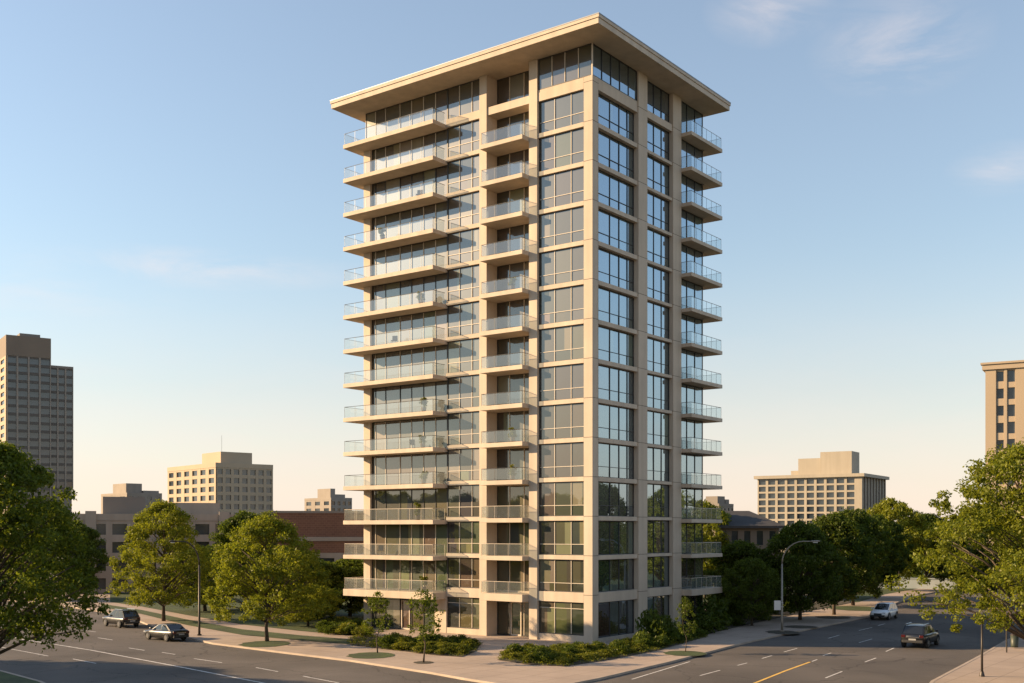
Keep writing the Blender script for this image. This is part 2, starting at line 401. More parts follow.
# pillars
def pillar(x0, x1, y0, y1, z0, z1, joints=True, top=True):
    p = MB().box(x0, x1, y0, y1, z0, z1).build('pillar', M['stone'], tower, bevel=.015)
    if joints:
        for i in range(1, 15):
            if LV[i] < z1: MB().box(x0 - .004, x1 + .004, y0 - .004, y1 + .004, LV[i] - .03, LV[i] + .012).build('joint', M['groove'], p)
    return p
pillar(-.0, .9, -.0, yA0, 0, LV[14] + .438)                       # corner: left and right legs
p = MB().box(.9005, xA0, 0, .9, 0, LV[14] + .438).build('pillar', M['stone'], tower)
pillar(-.1, 1.6, yP1[0], yP1[1], 0, SOF, joints=False)
pillar(-.1, 1.6, yP2[0], yP2[1], 0, SOF, joints=False)
pillar(-.05, 1.2, yPe, yEnd, 0, LV[14], joints=False)
pillar(xP1[0], xP1[1], -.1, 1.4, 0, SOF)
pillar(xP2[0], xP2[1], -.1, 1.4, 0, SOF)
MB().box(xEnd - .28, xEnd + .004, .35, .795, 0, LV[3]).build('pillar', M['stone'], tower)
yG = tl(434.6)
MB().box(.02, 1.0, yC - .0, yG, 0, LV[1] - .62).build('pillar', M['stone'], tower)

def spand(i):
    if i == 1: return LV[1] - .65, LV[1] + .18
    if i == 14: return LV[14] - .52, LV[14] + .22
    return LV[i] - .36, LV[i] + .01
for i in range(1, 15):
    a, b = spand(i)
    m = MB()
    m.box(.0, 1.9, yA0 + .002, yP1[0] - .002, a, b)
    rec = 0.0 if i == 14 else 1.35
    m.box(rec, 1.95, yP1[1] + .002, yP2[0] - .002, a - (.09 if i < 14 else -.05), b - (.14 if i < 14 else 0))
    m.box(.0, 1.9, yP2[1] + .002, yC - .002, a, b)
    m.build('spandrel', M['stone'], tower, bevel=.012)
    m = MB()
    m.box(xA0 + .002, xP1[0] - .002, .0, 1.9, a, b)
    m.box(xP1[1] + .002, xP2[0] - .002, .0, 1.9, a + .1, b)
    m.build('spandrel', M['stone'], tower, bevel=.012)
for i in range(1, 15):
    MB().box(xP2[1] + .004, xEnd - .33, .004, 1.99, LV[i] - .45, LV[i] - .135).build('floor_slab', M['stone'], tower)
    MB().box(.004, 1.99, yC + .004, yPe - .004, LV[i] - .58, LV[i] - .245).build('floor_slab', M['stone'], tower)
MB().box(xEnd - .075, xEnd - .004, .30, .805, .01, SOF - .004).build('end_frame', M['frame'], tower)
# ground plinths under the shopfront glass
for q in ((.05, 1.9, yA0 + .003, yP1[0] - .003, 0, .55), (.05, 1.9, yP2[1] + .003, yC - .003, 0, .5), (xA0 + .003, xP1[0] - .003, .05, 1.9, 0, .3), (xP1[1] + .003, xP2[0] - .003, .05, 1.9, 0, .3)):
    MB().box(*q).build('plinth', M['stone'], tower)

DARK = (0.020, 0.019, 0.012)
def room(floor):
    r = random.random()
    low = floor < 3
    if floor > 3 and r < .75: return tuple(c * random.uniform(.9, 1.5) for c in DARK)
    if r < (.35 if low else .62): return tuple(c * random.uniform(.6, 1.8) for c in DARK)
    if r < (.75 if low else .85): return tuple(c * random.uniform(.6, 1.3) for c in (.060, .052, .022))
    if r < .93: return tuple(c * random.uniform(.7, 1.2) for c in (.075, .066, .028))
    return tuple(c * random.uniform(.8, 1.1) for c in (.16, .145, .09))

def glaze(name, face, a0, a1, z0, z1, dep, cuts, transom=None, floor=1, cut_mat='frame', fw=.05, door=None):
    """one glazed opening. face 'L' (local y along, outward -x) or 'R' (local x along, outward -y). cuts: pane boundaries"""
    def bx(m, s0, s1, d0, d1, za, zb, c=None):
        if face == 'L': m.box(d0, d1, s0, s1, za, zb, c)
        else: m.box(s0, s1, d0, d1, za, zb, c)
    fr = MB()
    bx(fr, a0, a0 + fw * 1.4, dep - .05, dep + .08, z0, z1); bx(fr, a1 - fw * 1.4, a1, dep - .05, dep + .08, z0, z1)
    bx(fr, a0 + fw * 1.4, a1 - fw * 1.4, dep - .045, dep + .08, z0, z0 + fw * 1.4); bx(fr, a0 + fw * 1.4, a1 - fw * 1.4, dep - .045, dep + .08, z1 - fw * 1.6, z1)
    mu = fr; nfr = len(fr.f)
    for c in cuts[1:-1]:
        bx(mu, c - fw / 2, c + fw / 2, dep - .06, dep + .07, z0 + fw * 1.4, z1 - fw * 1.6)
    if transom:
        ed = [a0 + fw * 1.4] + [c for c in cuts[1:-1]] + [a1 - fw * 1.4]
        for u, v in zip(ed[:-1], ed[1:]):
            bx(mu, u + fw / 2, v - fw / 2, dep - .055, dep + .07, transom - .022, transom + .022)
    f = fr.build(name, M['frame'], tower)
    f.data.materials.append(M[cut_mat])
    f.data.polygons.foreach_set('material_index', [0] * nfr + [1] * (len(fr.f) - nfr))
    g = MB()
    for u, v in zip(cuts[:-1], cuts[1:]):
        parts = [(z0, z1)] if not transom else [(z0, transom), (transom, z1)]
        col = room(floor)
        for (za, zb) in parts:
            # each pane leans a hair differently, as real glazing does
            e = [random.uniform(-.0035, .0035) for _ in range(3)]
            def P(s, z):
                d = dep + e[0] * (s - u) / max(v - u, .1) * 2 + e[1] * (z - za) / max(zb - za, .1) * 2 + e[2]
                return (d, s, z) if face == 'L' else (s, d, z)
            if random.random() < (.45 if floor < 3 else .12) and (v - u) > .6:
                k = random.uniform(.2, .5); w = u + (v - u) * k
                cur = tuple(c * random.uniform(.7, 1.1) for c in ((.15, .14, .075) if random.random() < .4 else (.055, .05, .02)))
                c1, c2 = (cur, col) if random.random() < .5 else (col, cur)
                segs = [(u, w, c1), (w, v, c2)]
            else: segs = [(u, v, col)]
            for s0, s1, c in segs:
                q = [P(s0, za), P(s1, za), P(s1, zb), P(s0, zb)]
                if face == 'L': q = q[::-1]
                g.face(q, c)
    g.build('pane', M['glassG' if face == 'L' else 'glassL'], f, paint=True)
    return f

def lin(a, b, n): return [a + (b - a) * k / n for k in range(n + 1)]
for i in range(15):
    z0 = (spand(i)[1] if i else .55); z1 = (spand(i + 1)[0] if i < 14 else SOF - .003)
    tz = LV[i] + .92 if 0 < i < 14 else (2.75 if i == 0 else None)
    cm = 'lightframe'
    # left face
    if i < 14: glaze('window', 'L', yA0 + .003, yP1[0] - .003, z0, z1, DEP, [yA0, tl(569.9), tl(553.4), yP1[0]], tz, i, cm)
    else: glaze('window', 'L', .12, yP1[0] - .003, z0 + .24, z1, .10, [.12] + [tl(x) for x in (578, 564.5, 551.6)] + [yP1[0]], None, i, cm)
    glaze('window', 'L', yP2[1] + .003, yC, z0 if i else .5, z1, .25, [yP2[1], tl(470.5), tl(458), yC], (tz if i < 14 else None), i, cm)
    # recessed bay
    zz1 = z1 + (-.09 if i < 13 else (.05 if i < 14 else 0))
    if i: glaze('balcony_window', 'L', yP1[1] + .003, yP2[0] - .003, z0 if i > 13 else LV[i] - .11, zz1, 1.45, [yP1[1], tl(524, -1.4), tl(509.5, -1.4), yP2[0]], None, i, cm)
    else: glaze('entrance_glazing', 'L', yP1[1] + .003, yP2[0] - .003, 0.03, zz1, 1.45, [yP1[1], tl(524, -1.4), tl(510, -1.4), yP2[0]], 3.0, i, cm)
    # big balcony bay
    a0 = yC if i else yG
    a1 = yPe - .003 if i < 14 else yEnd - .02
    cuts = [a0] + [tl(x) for x in (434, 422, 410, 398.5, 384, 374)] + [a1] if i else [a0] + [tl(x) for x in (422, 410, 398.5, 384, 374)] + [a1]
    glaze('balcony_window', 'L', a0 + .002, a1, LV[i] - (.22 if i else -.04), (LV[i + 1] - .58 if 0 < i < 14 else (LV[i + 1] - .85 if i == 0 else z1)), .25, cuts, (2.75 if i == 0 else None), i, cm if i % 3 else 'frame')
    # right face
    if i < 14: glaze('window', 'R', xA0 + .003, xP1[0] - .003, z0 if i else .3, z1, .42, [xA0] + [tr(x, -.4) for x in (609.7, 619, 627.2)] + [xP1[0]], (tz if i > 2 else None), i, 'frame')
    else: glaze('window', 'R', .12, xP1[0] - .003, z0 + .24, z1, .10, lin(.12, xP1[0], 5), None, i, 'frame')
    glaze('window', 'R', xP1[1] + .003, xP2[0] - .003, z0 if i else .3, z1 + (.1 if i < 14 else 0), .36, [xP1[1]] + [tr(x, -.3) for x in (654, 661.7)] + [xP2[0]], (tz if i > 2 and i < 14 else (LV[14] + 1.1 if i == 14 else None)), i, 'frame')
    glaze('balcony_window', 'R', xP2[1] + .003, xEnd - .002, LV[i] - (.11 if i else -.04), (LV[i + 1] - .48 if i < 14 else z1), .22, lin(xP2[1], xEnd, 3), None, i, 'frame')
# corner post and sill under the corner glazing of the top storey
m = MB(); m.box(.02, .115, .02, .115, LV[14] + .44, SOF - .004); m.build('corner_post', M['lightframe'], tower)
m = MB(); m.box(.03, 1.9, .9, yP1[0] - .004, LV[14] + .225, LV[14] + .438); m.box(.905, xP1[0] - .004, .03, .895, LV[14] + .225, LV[14] + .438)
m.build('sill', M['stone'], tower)
# entrance door in the recessed bay + lobby door
def door(y0, y1, x, z1):
    d = MB()
    d.box(x - .09, x - .02, y0, y0 + .09, .02, z1); d.box(x - .09, x - .02, y1 - .09, y1, .02, z1); d.box(x - .088, x - .02, y0 + .09, y1 - .09, z1 - .1, z1); d.box(x - .088, x - .02, y0 + .09, y1 - .09, .02, .16)
    o = d.build('door', M['lightframe'], tower)
    MB().tube([(x - .14, y0 + .22, .95), (x - .14, y0 + .22, 1.35)], .02, 6).build('handle', M['chrome'], o)
door(tl(521.5, -1.4), tl(511, -1.4), 1.45, 2.98)
door(tl(408.5), tl(400), .25, 2.73)

# balconies
def balcony(face, a0, a1, dep, back, z, th, ends, panel, rail_mat='rail'):
    """slab projecting dep from the wall line, reaching 'back' behind it beyond the wall ends; ends = (lo, hi) guard on that end"""
    def bx(m, s0, s1, d0, d1, za, zb):
        if face == 'L': m.box(-d1, -d0, s0, s1, za, zb)
        else: m.box(s0, s1, -d1, -d0, za, zb)
    s = MB(); bx(s, a0, a1, -.0, dep, z - th, z + .02)
    if back: bx(s, back[0], back[1], -back[2], -.0005, z - th, z + .02)
    o = s.build('balcony', M['stone'], tower, bevel=.02)
    # rails
    r = MB(); h = 1.06; i_ = .10
    d = dep - i_
    lo = a0 + i_; hi = a1 - i_
    def seg(p, q):   # (s,d)
        def W(s, dd, zz): return (-dd, s, zz) if face == 'L' else (s, -dd, zz)
        r.tube([W(*p, z + h), W(*q, z + h)], .024, 6)
        ln = math.hypot(q[0] - p[0], q[1] - p[1]); n = max(1, round(ln / panel))
        pts = []
        for k in range(n + 1):
            u = p[0] + (q[0] - p[0]) * k / n; v = p[1] + (q[1] - p[1]) * k / n
            r.tube([W(u, v, z + .02), W(u, v, z + h)], .014, 4); pts.append((u, v))
        g = MB()
        for (u0, v0), (u1, v1) in zip(pts[:-1], pts[1:]):
            L_ = math.hypot(u1 - u0, v1 - v0); e = .03 / L_
            A = (u0 + (u1 - u0) * e, v0 + (v1 - v0) * e); B = (u1 - (u1 - u0) * e, v1 - (v1 - v0) * e)
            t = .006
            nx, ny = -(B[1] - A[1]) / L_ * t, (B[0] - A[0]) / L_ * t
            q8 = [W(A[0] - nx, A[1] - ny, z + .08), W(B[0] - nx, B[1] - ny, z + .08), W(B[0] - nx, B[1] - ny, z + h - .04), W(A[0] - nx, A[1] - ny, z + h - .04),
                  W(A[0] + nx, A[1] + ny, z + .08), W(B[0] + nx, B[1] + ny, z + .08), W(B[0] + nx, B[1] + ny, z + h - .04), W(A[0] + nx, A[1] + ny, z + h - .04)]
            g.face(q8[:4])
        g.build('glass_panel', M['railglass'], o)
    seg((lo, d), (hi, d))
    if ends[0]: seg((lo, d), (lo, ends[0] if ends[0] is not True else .05))
    if ends[1]: seg((hi, d), (hi, -back[2] + .1 if back and ends[1] == 'wrap' else .05))
    r.build('railing', M[rail_mat], o)
    return o
yB1 = yEnd + 1.0
xB1 = tr(722.5, 1.15)
for i in range(1, 15):
    th = .62 if i == 1 else .36
    rm = 'lightframe' if i < 4 else 'rail'
    balcony('L', yC + .003, yB1, 1.8, (yEnd + .003, yB1, 1.6), LV[i] - .26, th, (True, 'wrap'), 1.45, rm)
    if i < 14: balcony('L', yP1[1] + .003, yP2[0] - .003, 1.05, (yP1[1] + .003, yP2[0] - .003, 1.38), LV[i] - .14, th, (True, True), 1.6, rm)
    balcony('R', xP2[1] + .003, xB1, 1.15, (xEnd + .01, xB1, 1.4), LV[i] - .15, th * .9, (True, 'wrap'), 1.1, rm)
ORD = ['', 'second', 'third', 'fourth', 'fifth', 'sixth', 'seventh', 'eighth', 'ninth', 'tenth', 'eleventh', 'twelfth', 'thirteenth', 'fourteenth', 'fifteenth']
BALC = []
for i, s_, kind in ((1, tl(431), 'p'), (2, tl(386), 'c'), (3, tl(425), 'p'), (4, tl(431), 'p'), (5, tl(430), 'p'), (5, tl(418), 'c'), (6, tl(431), 'p'), (8, tl(400), 'c'), (9, tl(428), 'p'), (11, tl(390), 'p'), (12, tl(425), 'c')):
    BALC.append((kind, i, Vector((-1.0 if kind == 'p' else -.8, s_, LV[i] - .24)), 'long left balcony'))
for i, kind in ((4, 'p'), (5, 'p'), (9, 'p')):
    BALC.append((kind, i, Vector((-.45, (yP1[1] + yP2[0]) / 2 - .8, LV[i] - .12)), 'short middle balcony'))
# roof
m = MB()
rx0, ry0 = -2.7, -2.3
rx1 = rx0 + 0; rx1 = 23.2 - 2.7; ry1 = 30.0 - 2.3
m.box(rx0, rx1, ry0, ry1, SOF, ROOF - .26)
ro = m.build('roof', M['stone'], tower, bevel=.02)
m = MB(); m.box(rx0 - .07, rx1 + .07, ry0 - .07, ry1 + .07, ROOF - .259, ROOF - .02); m.build('roof_cap', M['stone'], ro)
m = MB(); m.box(rx0 - .09, rx1 + .09, ry0 - .09, ry1 + .09, ROOF - .019, ROOF + .07); m.build('roof_flashing', M['metalcap'], ro)
m = MB(); m.box(7, 14, 8, 18, ROOF + .05, ROOF + 2.0); m.build('roof_plant_room', M['roofing'], ro)

# ---------------------------------------------------------------- other buildings
def solve(C, d, px):
    k = (px - CX) / F
    return (C[0] - k * C[1]) / (k * d[1] - d[0])

class Block:
    """building with its near corner at local origin; right face along +x (outward -y), left face along +y (outward -x)"""
    def __init__(s, name, px, Y, ang, px_left, px_right, label, cat='building'):
        s.C = (X(px, Y), Y); s.ang = R_(ang)
        s.R = (math.cos(s.ang), math.sin(s.ang)); s.L = (-math.sin(s.ang), math.cos(s.ang))
        s.wl = solve(s.C, s.L, px_left); s.wr = solve(s.C, s.R, px_right)
        s.Y = Y
        s.root = empty(name, (s.C[0], s.C[1], 0), s.ang, label, cat)
        s.win = {}
    def z(s, py): return zat(py, s.Y)
    def facade(s, face, a0, a1, z0, z1, cols, rows, mat, wfrac=.6, hfrac=.6, dep=.35, off=0.0, vis_z=0.0, glass='glass_far', sill=.22, name='wall', band=None):
        """grid of piers and bands with a recessed window in every cell. off: depth of the plane (inwards)"""
        w = (a1 - a0) / cols; h = (z1 - z0) / rows
        wm = MB()
        def bx(m, s0, s1, d0, d1, za, zb):
            if face == 'L': m.box(off + d0, off + d1, s0, s1, za, zb)
            else: m.box(s0, s1, off + d0, off + d1, za, zb)
        pw = w * (1 - wfrac)
        for c in range(cols + 1):
            x = a0 + c * w
            bx(wm, max(a0, x - pw / 2), min(a1, x + pw / 2), 0, dep + .3, z0, z1)
        hh = h * hfrac; bm = MB() if band else wm
        for r in range(rows):
            zb = z0 + r * h
            for c in range(cols):
                x = a0 + c * w
                s0 = x + pw / 2 if c or True else x; s1 = x + w - pw / 2
                bx(bm, s0, s1, .03 if not band else .2, dep + .28, zb, zb + h * sill)
                bx(bm, s0, s1, .03 if not band else .2, dep + .28, zb + h * sill + hh, zb + h)
        wm.build(name, mat, s.root)
        if band:      # one continuous recessed band per storey
            for r in range(rows + 1):
                lo = z0 + r * h - (h - h * sill - hh if r else 0); hi = z0 + r * h + (h * sill if r < rows else 0)
                q = MB(); bx(q, a0 + .05, a1 - .05, .2, dep + .28, lo, hi); q.build('band', band, s.root)
        key = (face, round(w, 3), round(hh, 3))
        for r in range(rows):
            for c in range(cols):
                zc = z0 + r * h + h * sill + hh / 2
                if zc < vis_z: continue
                if key not in s.win:
                    g = MB(); ww = w * wfrac / 2
                    if face == 'L':
                        g.box(-.02, .04, -ww, ww, -hh / 2, hh / 2)
                    else: g.box(-ww, ww, -.02, .04, -hh / 2, hh / 2)
                    o = g.build('window', M[glass], s.root); s.win[key] = o
                else:
                    o = s.win[key].copy(); COL.objects.link(o); o.parent = s.root
                cc = a0 + (c + .5) * w
                o.location = (off + dep, cc, zc) if face == 'L' else (cc, off + dep, zc)
    def box(s, name, mat, *b, parent=None):
        return MB().box(*b).build(name, mat, parent or s.root)

# tall tower at the far left (two wings)
b = Block('distant_tower', 6, 445, 34, -14, 51, 'brown high-rise with a lower grey wing, far left behind the big tree')
t1 = b.z(347); t0 = b.z(334.5); e = .5
b.box('wall', M['far_brown'], e, b.wr - e, e, b.wl - e, 0, t1)
b.box('parapet', M['far_brown'], 0, b.wr, 0, b.wl, b.z(355), t0)
zt = b.z(355) - .01; fh = 3.3
n = 17
b.facade('R', 0, b.wr, zt - n * fh, zt, 4, n, M['far_conc'], .84, .66, .5, sill=.14, band=M['far_dark'])
b.facade('L', 0, b.wl, zt - n * fh, zt, 3, n, M['far_tan'], .5, .5, .35)
b.box('plant_room', M['far_grey'], b.wr * .32, b.wr * .78, 2, 8, t0 - .1, b.z(331))
wx = solve(b.C, b.R, 74.5)
b.box('wall', M['far_grey'], b.wr + .01, wx - .5, 2.6, b.wl, 0, b.z(362.5))
b.facade('R', b.wr + .02, wx, b.z(362.5) - 15 * fh, b.z(362.5) - .4, 3, 15, M['far_conc'], .80, .66, .4, off=2.0, sill=.16, band=M['far_dark'])
b.box('roof', M['far_grey'], b.wr + .02, wx, 1.95, b.wl, b.z(362.5) - .39, b.z(361))

# office block left of the tower
b = Block('office_block', 215.7, 380, 40, 167.5, 273, 'tan ten-storey office block with square windows and a rooftop plant room, left of the tower')
zt = b.z(462.5); z0 = b.z(546)
b.box('wall', M['far_tan'], .5, b.wr - .02, .5, b.wl - .02, 0, zt - .1)
b.box('wall', M['far_tan'], 0, b.wr, 0, b.wl, 0, z0 - .01)
b.facade('L', 0, b.wl, z0, zt - 1.6, 6, 9, M['far_tan'], .62, .60, .4)
b.facade('R', 0.001, b.wr, z0, zt - 1.6, 7, 9, M['far_tan'], .66, .62, .4)
b.box('parapet', M['far_tan'], -.1, b.wr, -.1, b.wl, zt - 1.59, zt)
px0 = solve(b.C, b.R, 251.5); py0 = solve(b.C, b.L, 197.5)
b.box('plant_room', M['far_tan'], 3.5, px0 + 2, 3.5, py0 + 4, zt - .2, b.z(450.5))
MB().tube([(6, 8, b.z(450.5)), (6, 8, b.z(433))], .05, 5).build('antenna', M['pole_grey'], b.root)

# small far blocks
def far_cluster(name, px, Y, ang, pl, pr, ytop, extra, label, mat, cols=(3, 4), rows=5):
    b = Block(name, px, Y, ang, pl, pr, label)
    zt = b.z(ytop)
    b.box('wall', M[mat], .4, b.wr, .4, b.wl, 0, zt - .05)
    b.facade('L', 0, b.wl, zt - rows * 3.2 - 1, zt - 1, cols[0], rows, M[mat], .55, .55, .3)
    b.facade('R', .001, b.wr, zt - rows * 3.2 - 1, zt - 1, cols[1], rows, M[mat], .55, .55, .3)
    b.box('parapet', M[mat], -.05, b.wr, -.05, b.wl, zt - .99, zt)
    for (xa, xb, ya, yb, yt) in extra:
        b.box('plant_room', M[mat], b.wr * xa, b.wr * xb, b.wl * ya, b.wl * yb, zt - .1, b.z(yt))
    return b
far_cluster('apartment_block', 127, 520, 42, 101, 162, 492.5, [(.05, .5, .1, .6, 483), (.5, .95, .05, .5, 490)], 'small grey block with stepped rooftop boxes, left of the tan office block', 'far_conc')
far_cluster('apartment_block', 331, 520, 42, 304.5, 352, 497.5, [(.0, .22, .02, .5, 488.5), (.3, .8, .1, .5, 494)], 'small stepped concrete block rising behind the brick building', 'far_conc')
far_cluster('apartment_block', 719, 420, 46, 690, 733.5, 503.5, [(.1, .6, .1, .5, 496), (.65, .9, .1, .4, 499)], 'dark grey flat-roofed block behind the hip-roofed house, right of the tower', 'far_grey')

# pale hotel-like slab on the right
b = Block('hotel_block', 862, 450, 57, 757.5, 886, 'cream nine-storey slab building with a cornice and boxy rooftop, right of the tower')
zt = b.z(474.5); z0 = b.z(548)
b.box('wall', M['far_cream'], .6, b.wr, .6, b.wl, 0, zt - .1)
b.facade('L', 2.5, b.wl - .01, z0, zt - .8, 10, 10, M['far_cream'], .74, .74, .5, sill=.13)
b.box('wall', M['far_cream'], 0, 1.0, 0, 2.49, 0, zt - .8)
m = MB()
for k in range(9):
    x = .6 + (b.wr - 1.2) * k / 8
    m.box(x - .35, x + .35, 0.0, .61, z0 - 12, zt - .8)
m.build('fin', M['far_grey'], b.root)
b.box('cornice', M['far_cream'], -1.2, b.wr + 1, -1.2, b.wl + 1.2, zt - .79, zt + .5)
ya = solve(b.C, b.L, 795.5); yb_ = solve(b.C, b.L, 818); 
b.box('plant_room', M['far_cream'], 3, 14, 5.0, yb_, zt + .4, b.z(451.5) + .6)
b.box('plant_room', M['far_cream'], 3.4, 13, yb_ + .01, ya, zt + .4, b.z(456))
b.box('stair_tower', M['far_cream'], 6, 9, ya + .01, ya + 4, zt + .4, b.z(468))

# tan block at the right edge
b = Block('stone_block', 1078, 190, 60, 985.5, 1130, 'tan stone block with narrow paired windows, at the right edge behind the tree')
b.wr = 22; zt = b.z(364)
b.box('wall', M['far_tan'], .5, b.wr, .5, b.wl - .02, 0, zt - .05)
b.box('wall', M['far_tan'], 0, 1, -.001, b.wl, 0, b.z(530))
wA = [solve(b.C, b.L, x) for x in (996, 1004.3, 1007, 1015.5)]
rows = 9; fh = 17.1 / F * (b.C[1] + b.L[1] * wA[0]); ztop = zat(368, b.C[1] + b.L[1] * wA[0]); zb = ztop - rows * fh
b.facade('L', wA[1] , wA[0], zb, ztop, 1, rows, M['far_tan'], .86, .58, .4, sill=.2)
b.facade('L', wA[3], wA[2], zb, ztop, 1, rows, M['far_tan'], .86, .68, .4, sill=.14)
b.box('wall', M['far_tan'], -.15, .9, wA[0] + .001, b.wl, b.z(529), zt)
b.box('wall', M['far_tan'], -.1, .9, wA[2] + .001, wA[1] - .001, b.z(529), zt)
b.box('wall', M['far_tan'], -.15, .9, 0, wA[3] - .001, b.z(529), zt)
b.box('wall', M['far_tan'], -.05, .9, wA[3], wA[0], ztop + .001, zt - .01)
b.box('cornice', M['far_tan'], -.45, b.wr, -.4, b.wl + .5, zt, zt + .9)
b.box('roof_cap', M['far_tan'], -.7, b.wr, -.6, b.wl + .75, zt + .901, zt + 1.25)

# low concrete block at left
b = Block('concrete_building', 232, 162, 20, 225, 300, 'low grey concrete building with strip windows behind the round street trees at left')
b.root.location.x = X(66, 162); b.C = (X(66, 162), 162); b.wr = solve(b.C, b.R, 252)
zt = zat(514, 166); b.wl = 14
b.box('wall', M['far_beige'], .6, b.wr, .6, b.wl, 0, zt - .1)
b.facade('R', 0, b.wr, 0.2, zt - 1.0, 9, 4, M['far_beige'], .70, .60, .6, sill=.22)
b.box('parapet', M['far_beige'], -.05, b.wr + .05, -.08, b.wl, zt - .99, zt)
b.box('plant_room', M['far_grey'], 5, 11, 3, 9, zt - .05, zt + 2.6)
b.box('plant_room', M['far_beige'], 14, 22, 4, 10, zt - .05, zt + 1.8)

for k in (2.6, 12.4, 21.5): b.box('pier', M['far_beige'], k, k + 1.5, -.35, .02, 0, zt + .4)
# brick building beside the tower
b = Block('brick_building', 0, 150, 8, 0, 10, 'dark red brick building with a pale concrete band, just left of the tower')
b.C = (X(256, 150), 150); b.root.location.x = b.C[0]; b.wr = solve(b.C, b.R, 392); b.wl = 16
zt = zat(513, 152)
zm = zat(541, 152)
b.box('wall', M['brick'], 2.0, b.wr, 1.5, b.wl, 0, zt)
b.box('roof_cap', M['far_grey'], 1.9, b.wr + .1, 1.4, b.wl + .1, zt, zt + .3)
b.box('wall', M['brick'], 0, b.wr, 0, 1.49, zat(553, 150), zm)
b.box('ledge', M['far_conc'], -.2, b.wr + .2, -.2, 1.48, zm, zm + .55)
b.facade('R', 0, b.wr, .2, zat(553, 150) - .01, 5, 2, M['far_conc'], .72, .62, .5, sill=.15)
b.box('wall', M['brick'], .2, b.wr - .01, 1.0, 1.495, 0, zat(553, 150))

# dark hip-roofed house on the right
b = Block('hip_roof_house', 0, 150, -6, 0, 10, 'dark brown two-storey house with a hipped slate roof, right of the tower behind the trees')
b.C = (X(716, 150), 150); b.root.location.x = b.C[0]; b.wr = solve(b.C, b.R, 779); b.wl = 10
ze = zat(526, 150); zr = zat(510.5, 152)
b.box('wall', M['far_brown'], .4, b.wr, .4, b.wl, 0, ze)
b.facade('R', 0, b.wr - .01, .2, ze - .01, 5, 3, M['far_brown'], .5, .58, .35)
m = MB(); o_ = .7
A = [(-o_, -o_, ze), (b.wr + o_, -o_, ze), (b.wr + o_, b.wl + o_, ze), (-o_, b.wl + o_, ze)]
r0, r1 = (-o_, b.wl * .5, zr + .0), (b.wr - 3.4, b.wl * .5, zr)
m.face([A[0], A[1], r1, r0]); m.face([A[1], A[2], r1]); m.face([A[2], A[3], r0, r1]); m.face([A[3], A[0], r0]); m.face(A[::-1])
m.build('roof', M['slate'], b.root)
b.box('fascia', M['slate'], -o_ - .02, b.wr + o_ + .02, -o_ - .05, -o_ + .1, ze - .3, ze + .02)

# pale low wall at the end of the right road
c = G(909, 594)
m = MB().box(-7, 7, 0, .4, 0, 1.7); w_ = m.build('low_wall', M['paleblue']); w_.location = (X(908, 178), 178, 0); w_.rotation_euler = (0, 0, R_(-20))
tag(w_, 'low pale blue-grey wall glimpsed at the far end of the right-hand road', 'wall')
MB().box(-7.15, 7.15, -.08, .48, 1.7, 1.82).build('coping', M['paleblue'], w_)

# ---------------------------------------------------------------- vegetation
def leaf_cloud(name, mat, centers, radii, per, size, parent=None, flat=.75, seed=1, up=.35):
    r = np.random.default_rng(seed)
    C = np.repeat(np.asarray(centers, float), per, axis=0); Rr = np.repeat(np.asarray(radii, float), per)
    n = len(C)
    d = r.normal(size=(n, 3)); d /= np.linalg.norm(d, axis=1)[:, None]
    rad = Rr * (r.random(n) ** .45) * 1.05
    off = d * rad[:, None]; off[:, 2] *= flat
    P = C + off
    # leaf frame
    nrm = r.normal(size=(n, 3)) + d * .6; nrm[:, 2] += up
    nrm /= np.linalg.norm(nrm, axis=1)[:, None]
    a = np.cross(nrm, r.normal(size=(n, 3))); a /= np.linalg.norm(a, axis=1)[:, None]
    b = np.cross(nrm, a)
    s = (size * r.uniform(.6, 1.35, n))[:, None]
    V = np.empty((n, 4, 3))
    V[:, 0] = P - a * s * .75; V[:, 1] = P + b * s * .42; V[:, 2] = P + a * s * .85 - nrm * s * .12; V[:, 3] = P - b * s * .42
    me = bpy.data.meshes.new(name)
    me.vertices.add(n * 4); me.loops.add(n * 4); me.polygons.add(n)
    me.vertices.foreach_set('co', V.reshape(-1)); me.loops.foreach_set('vertex_index', np.arange(n * 4, dtype=np.int32))
    me.polygons.foreach_set('loop_start', np.arange(0, n * 4, 4, dtype=np.int32)); me.polygons.foreach_set('loop_total', np.full(n, 4, dtype=np.int32))
    me.update(calc_edges=True); me.materials.append(mat)
    o = bpy.data.objects.new(name, me); COL.objects.link(o)
    if parent: o.parent = parent
    return o

